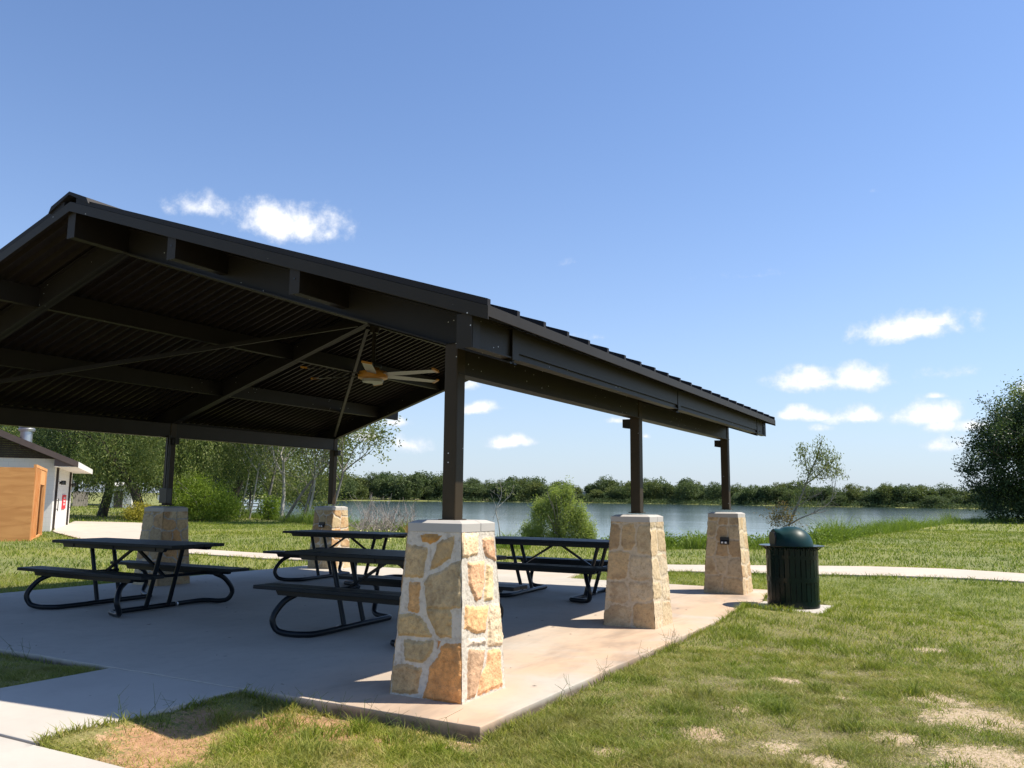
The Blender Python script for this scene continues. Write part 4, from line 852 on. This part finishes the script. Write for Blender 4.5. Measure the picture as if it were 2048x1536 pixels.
while px < 2075:
    for row in range(2):
        pp = px+rs.uniform(-9, 9); D = float(np.interp(pp, *zip(*FAR)))+(9 if row == 0 else 27)+rs.uniform(-4, 8)
        if row == 0 and (rs.rand() < .18 or 690 < pp < 760 and rs.rand() < .5): continue
        x, y = pol(pp, D); zg = gz(x, y)-.3; want = frame_pt(pp, float(np.interp(pp, *zip(*TOPS)))+rs.uniform(-9, 8)+(16*rs.rand() if row == 0 else 0)-(7 if rs.rand() < .08 else 0), D)[2]-zg
        pr = protos[rs.randint(len(protos))]
        if pr[2]: t = copy_tree(pr[0])
        else: t = pr[0]; pr[2] = True
        s = max(.35, want/pr[1]); t.location = (x, y, zg); t.scale = (max(s, .9)*rs.uniform(1.0, 1.4),)*2+(s,); t.rotation_euler = (0, 0, rs.uniform(0, 6.28)); t['label'] = sector(pp)
    px += 14.5
# low shrubs on the far bank edge: uncountable fringe
rs = np.random.RandomState(78); cs = []
for k in range(2600):
    pp = rs.uniform(560, 2080); D = float(np.interp(pp, *zip(*FAR)))+rs.uniform(-1.5, 5) if rs.rand() < .75 else float(np.interp(pp, *zip(*FAR)))+rs.uniform(20, 45)
    if 660 < pp < 880 and rs.rand() < .8: continue
    if 1480 < pp < 1580 and rs.rand() < .6: continue
    x, y = pol(pp, D); cs.append((x, y, gz(x, y)+rs.uniform(0, 1.2)))
fr = crown_part('far_bank_brush', np.array(cs), 16, .7, .6, .5, MAT['leaf_far_hazed'], None, 0, rs); tag(fr, 'dark fringe of low brush along the far waterline', 'brush', kind='stuff')
# far shore path strip and a few far-off things
b = MB(); L = []
for pp in np.linspace(560, 1660, 60):
    D = float(np.interp(pp, *zip(*FAR)))+11; L.append((pol(pp, D), pol(pp, D+3.5)))
vs = []
for a, c in L: vs += [(a[0], a[1], gz(*a)+.35), (c[0], c[1], gz(*c)+.40)]
b.add(vs, [(2*k, 2*k+2, 2*k+3, 2*k+1) for k in range(len(L)-1)]); tag(b.build('far_path', MAT['path']), kind='structure')
def house(name, xy, w, d, h, rot, lab, catg, wall, roofm, rh=1.2):
    t = empty(name, (*xy, gz(*xy)), lab, catg, rz=rot); b = MB(); b.box(-w/2, w/2, -d/2, d/2, -.5, h); b.build('wall', wall, t)
    b = MB(); b.prism([(-d/2-.3, h), (d/2+.3, h), (0, h+rh)], 'x', -w/2-.3, w/2+.3); b.build('roof', roofm, t)
    b = MB()
    b.box(-.5, .5, -d/2-.03, -d/2-.002, 0, 2.0); b.build('door', MAT['brown_trim'], t); return t
house('far_house', pol(1183, 455), 9, 6, 3.2, YAW, 'small pale house among the far shore trees behind the willow bush', 'house', MAT['soffit_white'], MAT['walk'], 1.6)
house('white_shed', pol(243, 112), 3, 3, 2.6, YAW+.2, 'small white shed seen under the willows left of the leaning trunk', 'shed', MAT['soffit_white'], MAT['soffit_white'], .5)
for pp, lab in ((742, 'left of two tiny white boards on the far shore lawn'), (757, 'right of two tiny white boards on the far shore lawn')):
    xy = pol(pp, 462); t = empty('notice_board', (*xy, gz(*xy)), lab, 'sign', 'white boards on the far shore', rz=YAW); b = MB(); b.box(-.9, .9, -.05, .05, 1.0, 2.6); b.build('board', MAT['white'], t); b = MB(); b.box(-.6, -.5, -.04, .04, -.2, 1.0); b.box(.5, .6, -.04, .04, -.2, 1.0); b.build('posts', MAT['steel'], t)
# white dock with rails at the left of the lake
dk = empty('dock', (*pol(497, 78), lake_z(*pol(497, 78))), 'white railed fishing dock seen between the slender pale trunks', 'dock', rz=YAW)
b = MB(); b.box(-3.4, 1.6, -2, 2, .95, 1.15); b.build('deck', MAT['soffit_white'], dk)
b = MB(); b.box(-3.3, 1.5, -1.8, 1.8, .3, .95); b.build('underframe', MAT['black'], dk)
b = MB()
for x in np.linspace(-3.3, 1.5, 6):
    for y in (-1.95, 1.95): b.box(x-.04, x+.04, y-.04, y+.04, 1.15, 2.35)
for z in (1.45, 1.75, 2.05, 2.33):
    for y in (-1.95, 1.95): b.box(-3.35, 1.55, y-.025, y+.025, z-.025, z+.025)
    for x in (-3.35, 1.5): b.box(x, x+.05, -1.9, 1.9, z-.026, z+.026)
b.build('railing', MAT['steel'], dk)
# grey fence and thin posts far left
A0, A1 = pol(146, 118), pol(178, 122); t = empty('wooden_fence', (*A0, gz(*A0)), 'weathered grey fence far behind the building corner', 'fence'); b = MB(); va = Vector((A1[0]-A0[0], A1[1]-A0[1], 0)); Lf = va.length; va.normalize()
for k in range(int(Lf/.2)): p = va*k*.2; b.beam(p+Vector((0, 0, -.1)), p+Vector((0, 0, 1.9)), .17, .03, (va.y, -va.x, 0))
b.build('boards', MAT['bark_grey'], t)
# ------------------------------------------------------------------ grass
def blades(n, xs, ys, hgt, wid, lean, rs, mat, name, lab, catg='grass', rnd=None, z=None):
    z = gz_np(xs, ys) if z is None else z; n = len(xs); a = rs.uniform(0, 2*PI, n); la = rs.uniform(0, 2*PI, n); h = hgt*rs.uniform(.55, 1.35, n); w = wid*rs.uniform(.7, 1.3, n); ln = h*lean*rs.uniform(.2, 1.4, n)
    P = np.stack([xs, ys, z-.008], -1); sd = np.stack([np.cos(a), np.sin(a), np.zeros(n)], -1)*w[:, None]/2; le = np.stack([np.cos(la)*ln, np.sin(la)*ln, np.zeros(n)], -1); up = np.stack([np.zeros(n), np.zeros(n), h], -1)
    mid = P+up*.55+le*.35; tip = P+up*.92+le
    v = np.stack([P-sd, P+sd, mid+sd*.8, mid-sd*.8, tip], 1).reshape(-1, 3); k = np.arange(n)[:, None]*5
    rv = np.clip(rnd if rnd is not None else rs.beta(2, 2.6, n), 0, 1)
    o = npmesh(name, v, [k+np.array([[0, 1, 2, 3]]), k+np.array([[3, 2, 4]])], mat, None, attrs={'rnd': np.repeat(rv, 5)}); return tag(o, lab, catg, kind='stuff')
def scatter(n, r0, r1, a0, a1, rs, flat=False):
    r = rs.uniform(r0, r1, n) if flat else np.sqrt(rs.uniform(r0*r0, r1*r1, n)); a = rs.uniform(a0, a1, n); return CX-np.sin(a)*r, CY+np.cos(a)*r
def tufted(x, y, sc, seed): return np_noise(x, y, sc, seed)*.6+np_noise(x, y, sc*2.7, seed+1)*.4
rs = np.random.RandomState(900)
def lawn(name, n, r0, r1, hgt, wid, lean, lab, a0=YAW-.80, a1=YAW+.82, dens=None):
    xs, ys = scatter(n, r0, r1, a0, a1, rs, r0 < 15); px_, f_ = bearing_px(xs, ys); cr_ = np.interp(px_, *zip(*CREST)); r_ = np.hypot(xs-CX, ys-CY)
    ok = ~hard(xs, ys) & (r_ < cr_+2); s_, c_ = soil_np(xs, ys); tf = tufted(xs, ys, 1.6, 21)
    keep = rs.rand(n) > np.clip(s_*1.15+.25*np_noise(xs, ys, 9, 44)*(s_ > 0), 0, .85); 
    if dens: keep &= rs.rand(n) < dens(xs, ys, tf)
    ok &= keep; xs, ys, tf = xs[ok], ys[ok], tf[ok]
    hh = hgt*np.clip(1+tf*.5+.5*np_noise(xs, ys, 8, 35), .35, 2.2); rv = np.clip(rs.beta(1.5, 2.1, len(xs))-.16*tf-.2*np_noise(xs, ys, 5, 36)+(.12 if r0 < 5 else 0 if r0 < 15 else -.14), 0, 1 if r0 < 5 else .8)
    return blades(len(xs), xs, ys, hh, wid, lean, rs, MAT['grass'], name, lab, rnd=rv)
lawn('near_grass', 780000, 3.6, 9.5, .040, .0048, 1.4, 'patchy short grass of the near lawn', dens=lambda x, y, t: np.clip(.8+t*.45+.3*np_noise(x, y, 7, 33), .3, 1))
lawn('middle_grass', 330000, 9.2, 20, .055, .007, 1.0, 'green grass around the trash bin and along the concrete path', dens=lambda x, y, t: np.clip(.8+t*.6, .3, 1))
lawn('far_grass', 260000, 19.5, 60, .085, .020, .8, 'bright green mown lawn between the path and the lake', dens=lambda x, y, t: np.clip(.85+t*.5, .4, 1))
lawn('distant_grass', 60000, 58, 130, .16, .06, .7, 'distant green grass under the willows')
xs, ys = scatter(460000, 3.6, 12.5, YAW-.8, YAW+.82, rs, True); ok = ~hard(xs, ys) & (xs > -3.4) & (rs.rand(len(xs)) < np.clip(.5-.8*tufted(xs, ys, 1.6, 21), .1, 1)); s_, c_ = soil_np(xs, ys); ok &= rs.rand(len(xs)) > s_*.3; xs, ys = xs[ok], ys[ok]
blades(len(xs), xs, ys, np.full(len(xs), .017), .0044, 2.8, rs, MAT['grass'], 'dry_thatch', 'short dry straw lying between the grass of the near lawn', rnd=np.clip(rs.normal(.92, .12, len(xs)), .55, 1))
# tufts of longer grass on the near lawn
tx, ty, th_ = [], [], []
def tuft(x, y, n, sp, h, lst):
    a = rs.normal(size=(n, 2))*sp; lst.append((x+a[:, 0], y+a[:, 1], np.full(n, h)*(1-.25*np.hypot(a[:, 0], a[:, 1])/sp)))
LST = []
TF = [(1150, 1455, .10, .13), (1080, 1480, .13, .13), (1180, 1430, .12, .12), (1560, 1440, .10, .13), (1640, 1395, .09, .12), (1750, 1350, .10, .12), (1830, 1400, .09, .13), (1400, 1410, .12, .11), (1290, 1380, .1, .1), (1620, 1300, .12, .1), (1490, 1290, .1, .1), (1350, 1440, .1, .12),
      (560, 1470, .13, .15), (640, 1490, .14, .14), (450, 1465, .10, .14), (720, 1475, .1, .12), (520, 1510, .12, .14), (380, 1440, .09, .09), (800, 1500, .1, .12), (610, 1530, .12, .13), (1930, 1320, .12, .12), (1990, 1380, .1, .12), (1700, 1470, .1, .12), (1300, 1530, .12, .12), (880, 1520, .1, .11)]
for px_, py_, sp, h in TF: x, y = gpt(px_, py_, -.14); tuft(x, y, 260, sp*.8, h, LST)
for k in range(420):
    r = 3+rs.rand()**.7*13; a = rs.uniform(YAW-.75, YAW+.3); x, y = CX-math.sin(a)*r, CY+math.cos(a)*r; tuft(x, y, 60, .05+.02*rs.rand(), rs.uniform(.06, .11), LST)
xs = np.concatenate([l[0] for l in LST]); ys = np.concatenate([l[1] for l in LST]); hh = np.concatenate([l[2] for l in LST]); ok = ~hard(xs, ys); xs, ys, hh = xs[ok], ys[ok], hh[ok]
blades(len(xs), xs, ys, hh, .006, 1.15, rs, MAT['grass'], 'grass_tufts', 'longer green grass tufts standing out of the near lawn', rnd=np.clip(rs.beta(1.6, 4, len(xs)), 0, .7))
# overhanging fringe along slab edges, path edges
LST = []
def edge(a, c, n, off, h, sp=.03):
    t = rs.rand(n); ok_ = rs.rand(n) < np.clip(.35+.9*np_noise(t*math.hypot(c[0]-a[0], c[1]-a[1]), t*0, 1.8, 61), .05, 1); t = t[ok_]
    LST.append((a[0]+(c[0]-a[0])*t+off[0]+np.abs(rs.normal(size=len(t)))*sp*np.sign(off[0] or 1e-9)*(off[0] != 0), a[1]+(c[1]-a[1])*t+off[1]+np.abs(rs.normal(size=len(t)))*sp*np.sign(off[1] or 1e-9)*(off[1] != 0), np.full(len(t), h)))
edge((.76, -.78), (.76, 6.5), 5200, (.02, 0), .085); edge((-1.4, -.78), (.76, -.78), 700, (0, -.02), .10); edge((-9.6, -.78), (-3.1, -.78), 2600, (0, -.02), .08); edge((.76, 7.8), (.76, 9.4), 900, (.02, 0), .08); edge((-9.6, -.78), (-9.6, 9.4), 2500, (-.02, 0), .07); edge((-3.5, 9.4), (.76, 9.4), 1600, (0, .02), .08); edge((-9.6, 9.4), (-5, 9.4), 1600, (0, .02), .08)
edge((-3.12, -2.5), (-3.12, -.8), 900, (-.02, 0), .06); edge((-1.42, -2.5), (-1.42, -.8), 500, (.02, 0), .07); edge((.76, 6.53), (1.84, 6.53), 700, (0, -.02), .09); edge((1.84, 6.53), (1.84, 7.75), 300, (.02, 0), .08)
for P, s in ((PATH_B, -1), (PATH_T, 1)):
    for a, c in zip(P[4:-1], P[5:]): edge(a, c, 330, (0, .03*s), .11, .08)
xs = np.concatenate([l[0] for l in LST]); ys = np.concatenate([l[1] for l in LST]); hh = np.concatenate([l[2] for l in LST])
blades(len(xs), xs, ys, hh, .008, 1.0, rs, MAT['grass'], 'edge_grass', 'ragged grass fringe growing along the concrete edges')
# thin seeding weed stalks at the slab
b = MB(); SW = [(-.6, -.9), (-.35, -.88), (-.1, -.9), (.15, -.86), (.4, -.92), (.55, -.84), (-.85, -.9), (-1.2, -.95), (.85, 2.9), (.86, 3.0), (.88, 3.2), (.84, 2.2), (.9, 5.4), (.86, 5.5), (-1.28, -1.9), (-1.2, -1.75), (-4.9, -.95), (-4.2, -.92), (.88, 1.2), (.86, .4)]
for x, y in SW:
    for k in range(4):
        h = rs.uniform(.08, .22); d = Vector((rs.normal()*.35, rs.normal()*.35, 1)).normalized(); x1, y1 = x+rs.normal()*.06, y+rs.normal()*.05; z = gz(x1, y1)-.02; p0 = Vector((x1, y1, z)); p1 = p0+d*h*.6; p2 = p1+(d+Vector((rs.normal()*.3, rs.normal()*.3, -.1)))*h*.4
        if hard(np.array([x1]), np.array([y1]))[0]: continue
        b.tube([p0, p1, p2], [.0022, .0018, .001], 4, cap=False)
        for j in range(3): e = p2+Vector(rs.normal(size=3))*.04+Vector((0, 0, .03)); b.tube([p2, e], [.0012, .0008], 3, cap=False)
tag(b.build('weed_stalks', MAT['weed']), 'thin seeding weed stalks at the slab edge', 'weeds', kind='stuff')
b = MB()
for k in range(90):
    x, y = rs.uniform(-9, .7), rs.uniform(-.7, 9); a = rs.uniform(0, 6.3); L_ = rs.uniform(.012, .035); z = .003
    b.add([(x, y, z), (x+L_*math.cos(a)+L_*.3*math.sin(a), y+L_*math.sin(a)-L_*.3*math.cos(a), z+.004), (x+2*L_*math.cos(a), y+2*L_*math.sin(a), z+.002), (x+L_*math.cos(a)-L_*.3*math.sin(a), y+L_*math.sin(a)+L_*.3*math.cos(a), z+.006)], [(0, 1, 2, 3)])
tag(b.build('fallen_leaves', MAT['dry_brush']), 'small dry leaves scattered on the pavilion slab', 'leaves', kind='stuff')
# tall weeds along the near shore
LST = []
def shore(px0, px1, n, h, d0=-2.5, d1=1.2):
    p = rs.uniform(px0, px1, n); D = np.interp(p, *zip(*CREST))+rs.uniform(d0, d1, n); d = np.array([pol(a, c) for a, c in zip(p, D)]); hn = h*np.clip(1+1.1*np_noise(p*.03, D*.4, 1, 71), .3, 2.1)*rs.choice([1, 1, 1, 1.5], n); LST.append((d[:, 0], d[:, 1], hn))
shore(1215, 1330, 3000, .30); shore(1330, 1540, 6500, .27); shore(1540, 1640, 3500, .36); shore(1640, 1760, 3500, .42); shore(1760, 1960, 4000, .48, -6, 2); shore(1960, 2200, 4000, .5, -8, 3); shore(955, 1060, 2500, .22); shore(640, 900, 7000, .32, -3.5, 1.5); shore(430, 640, 7000, .5, -5, 2)
xs = np.concatenate([l[0] for l in LST]); ys = np.concatenate([l[1] for l in LST]); hh = np.concatenate([l[2] for l in LST])
blades(len(xs), xs, ys, hh, .017, .9, rs, MAT['weed'], 'tall_weeds', 'tall green weeds and reeds along the near waterline', 'weeds', rnd=rs.beta(2, 2, len(xs)))
# broad-leaved weed mound right of the bin
cs = []
for k in range(1500):
    p = rs.uniform(1600, 1830) if k < 420 else rs.uniform(1210, 2100); D = float(np.interp(p, *zip(*CREST)))+rs.uniform(-2.3, .8); x, y = pol(p, D); cs.append((x, y, gz(x, y)+(rs.uniform(0, 1)**1.5*(.45+.4*vnoise(p*.06, 0, 1, 3.3)) if k < 420 else rs.uniform(0, .30))))
o = crown_part('weed_mound', np.array(cs), 24, .15, .10, .5, MAT['weed'], None, .1, rs, zs=.7); tag(o, 'leafy green weed mound on the bank right of the trash bin', 'weeds', kind='stuff')
# rust coloured grass and small flowers left of the near column
p = rs.uniform(815, 900, 1500); D = rs.uniform(36, 41, 1500); d = np.array([pol(a, c) for a, c in zip(p, D)])
blades(1500, d[:, 0], d[:, 1], np.full(1500, .5), .022, .5, rs, MAT['rust_grass'], 'rust_grass', 'patch of rusty brown grass at the shore beside the near pier cap')
b = MB()
for k in range(46):
    x, y = pol(rs.uniform(690, 880), rs.uniform(30, 39)); z = gz(x, y)+rs.uniform(.15, .3); b.tube([(x, y, z-.3), (x, y, z)], .004, 3, cap=False); b.lathe([(0, z-.01), (.035, z), (.02, z+.02), (0, z+.022)], 6, (x, y), smooth=False)
tag(b.build('wildflowers', MAT['flower']), 'scattered small pale yellow wildflowers on the lawn left of the near column', 'flowers', kind='stuff')
# ------------------------------------------------------------------ sun, sky, clouds
SUN = Vector((.555, .376, 1)).normalized(); el = math.asin(SUN.z); az = math.atan2(SUN.x, SUN.y)
ld = bpy.data.lights.new('sun', 'SUN'); ld.energy = 5.0; ld.angle = math.radians(.53); ld.color = (1, .92, .79); lo = bpy.data.objects.new('sun', ld); C.objects.link(lo); lo.rotation_euler = (-SUN).to_track_quat('-Z', 'Y').to_euler(); lo.location = (20, 14, 40)
w = bpy.data.worlds.new('World'); bpy.context.scene.world = w; w.use_nodes = True; nt = w.node_tree; N, Lk = nt.nodes, nt.links
bg = N['Background']; sky = N.new('ShaderNodeTexSky'); sky.sky_type = 'NISHITA'; sky.sun_disc = False; sky.sun_elevation = el; sky.sun_rotation = az; sky.air_density = 1.0; sky.dust_density = .3; sky.ozone_density = 2.5; sky.altitude = 20
SKY_ST = .104
def nn(ty, **k):
    n = N.new(ty)
    for a, v in k.items(): setattr(n, a, v)
    return n
def wm(op, a, b=None, clamp=False):
    n = nn('ShaderNodeMath', operation=op, use_clamp=clamp)
    for i, v in enumerate((a, b)):
        if v is None: continue
        if isinstance(v, (int, float)): n.inputs[i].default_value = v
        else: Lk.new(v, n.inputs[i])
    return n.outputs[0]
def wv(op, a, b=None):
    n = nn('ShaderNodeVectorMath', operation=op)
    for i, v in enumerate((a, b)):
        if v is None: continue
        if isinstance(v, (tuple, list)): n.inputs[i].default_value = v
        else: Lk.new(v, n.inputs[i])
    return n
tcd = nn('ShaderNodeTexCoord'); dirv = wv('NORMALIZE', tcd.outputs['Generated']).outputs[0]
nz = nn('ShaderNodeTexNoise'); nz.inputs['Scale'].default_value = 24; nz.inputs['Detail'].default_value = 7; nz.inputs['Roughness'].default_value = .62; Lk.new(dirv, nz.inputs['Vector'])
nz2 = nn('ShaderNodeTexNoise'); nz2.inputs['Scale'].default_value = 9; nz2.inputs['Detail'].default_value = 3; Lk.new(dirv, nz2.inputs['Vector'])
dis = wv('SUBTRACT', nz2.outputs['Color'], (.5, .5, .5)).outputs[0]; dsc = nn('ShaderNodeVectorMath', operation='SCALE'); Lk.new(dis, dsc.inputs[0]); dsc.inputs['Scale'].default_value = .03
dd_ = wv('ADD', dirv, dsc.outputs[0]).outputs[0]
CL = [(398, 420, 52, 24, .55), (585, 455, 92, 40, 1), (660, 470, 28, 20, .8), (1825, 662, 84, 34, 1), (1880, 645, 36, 22, .9), (1685, 764, 100, 28, 1), (1650, 755, 40, 22, 1), (1835, 835, 58, 30, .95), (1860, 852, 40, 20, .7), (1715, 835, 42, 22, 1), (1590, 832, 66, 15, .8), (1868, 791, 18, 8, .8), (1950, 853, 36, 14, .8), (1885, 890, 62, 16, .55), (1820, 878, 34, 12, .4), (2052, 778, 20, 18, .9),
      (1020, 887, 50, 15, .95), (960, 816, 42, 15, .95), (945, 768, 34, 18, .8), (1200, 672, 62, 12, .3), (1500, 555, 75, 10, .28), (1735, 384, 18, 8, .35), (735, 876, 42, 18, .85), (820, 888, 66, 24, .6), (790, 842, 44, 18, .85), (1240, 842, 32, 8, .5), (1288, 868, 12, 8, .8), (1140, 530, 30, 9, .15), (1880, 748, 90, 12, .28), (1640, 858, 22, 8, .3), (1310, 838, 20, 10, .4)]
acc = None
for cx_, cy_, hw, hh_, amp in CL:
    d0 = ray(cx_, cy_); d0 = d0/np.linalg.norm(d0); r0 = np.cross(d0, [0, 0, 1]); r0 /= np.linalg.norm(r0); u0 = np.cross(r0, d0)
    v = wv('SUBTRACT', dd_, tuple(d0)).outputs[0]; a = wv('DOT_PRODUCT', v, tuple(r0*F_PX/hw/1.65)).outputs['Value']; c = wv('DOT_PRODUCT', v, tuple(u0*F_PX/hh_/1.7)).outputs['Value']
    c = wm('MAXIMUM', c, wm('MULTIPLY', c, -1.9)); e = wv('DOT_PRODUCT', v, tuple(d0*8)).outputs['Value']
    cb = nn('ShaderNodeCombineXYZ'); Lk.new(a, cb.inputs[0]); Lk.new(c, cb.inputs[1]); Lk.new(e, cb.inputs[2]); ln = wv('LENGTH', cb.outputs[0]).outputs['Value']
    g_ = wm('MULTIPLY', wm('SUBTRACT', 1.0, ln, clamp=True), amp); acc = g_ if acc is None else wm('MAXIMUM', acc, g_)
shape = wm('ADD', acc, wm('MULTIPLY', wm('SUBTRACT', nz.outputs['Fac'], .53), 1.9)); gate = wm('MULTIPLY', acc, 7.0, clamp=True)
cr = nn('ShaderNodeMapRange', interpolation_type='SMOOTHSTEP'); Lk.new(shape, cr.inputs[0]); cr.inputs[1].default_value = .08; cr.inputs[2].default_value = .74; cr.inputs[3].default_value = 0; cr.inputs[4].default_value = .95
cov = wm('MULTIPLY', cr.outputs[0], gate)
mixn = nn('ShaderNodeMix', data_type='RGBA'); Lk.new(cov, mixn.inputs[0])
tint = nn('ShaderNodeMix', data_type='RGBA', blend_type='MULTIPLY'); tint.inputs[0].default_value = 1; Lk.new(sky.outputs[0], tint.inputs[6]); tint.inputs[7].default_value = (.91, 1.01, 1.18, 1)
sz = nn('ShaderNodeSeparateXYZ'); Lk.new(dirv, sz.inputs[0]); hz = wm('MULTIPLY', wm('POWER', 2.718, wm('MULTIPLY', wm('MAXIMUM', sz.outputs[2], 0.0), -6.5)), .9)
hmix = nn('ShaderNodeMix', data_type='RGBA'); Lk.new(hz, hmix.inputs[0]); Lk.new(tint.outputs[2], hmix.inputs[6]); hmix.inputs[7].default_value = (3.9, 4.45, 5.25, 1)
Lk.new(hmix.outputs[2], mixn.inputs[6]); cc = nn('ShaderNodeValToRGB'); cc.color_ramp.elements[0].color = (.72, .77, .87, 1); cc.color_ramp.elements[1].color = (1, 1, 1, 1); cc.color_ramp.elements[0].position = .2; cc.color_ramp.elements[1].position = .7; Lk.new(shape, cc.inputs[0])
csc = nn('ShaderNodeVectorMath', operation='SCALE'); Lk.new(cc.outputs[0], csc.inputs[0]); CLOUD_B = csc.inputs['Scale']; CLOUD_B.default_value = 7.6
Lk.new(csc.outputs[0], mixn.inputs[7]); Lk.new(mixn.outputs[2], bg.inputs[0]); bg.inputs[1].default_value = SKY_ST
# ------------------------------------------------------------------ camera and view
cd = bpy.data.cameras.new('camera'); cam = bpy.data.objects.new('camera', cd); C.objects.link(cam); cd.sensor_fit = 'HORIZONTAL'; cd.sensor_width = 36; cd.lens = 36*F_PX/2048; cd.clip_start = .05; cd.clip_end = 12000
cr_, sr_ = math.cos(ROLL), math.sin(ROLL); pass
# image right/up axes after roll
r_ax = RT*cr_+UP*sr_*1.0; u_ax = UP*cr_-RT*sr_*1.0
Mx = Matrix(((r_ax[0], u_ax[0], -FW[0], CX), (r_ax[1], u_ax[1], -FW[1], CY), (r_ax[2], u_ax[2], -FW[2], CH), (0, 0, 0, 1))); cam.matrix_world = Mx
sc = bpy.context.scene; sc.camera = cam; sc.render.resolution_x = 1024; sc.render.resolution_y = 768; sc.render.resolution_percentage = 100
sc.view_settings.view_transform = 'Standard'; sc.view_settings.look = 'None'; sc.view_settings.exposure = .6; sc.view_settings.gamma = 1
sc.render.engine = 'CYCLES'; sc.cycles.max_bounces = 6; sc.cycles.transparent_max_bounces = 8
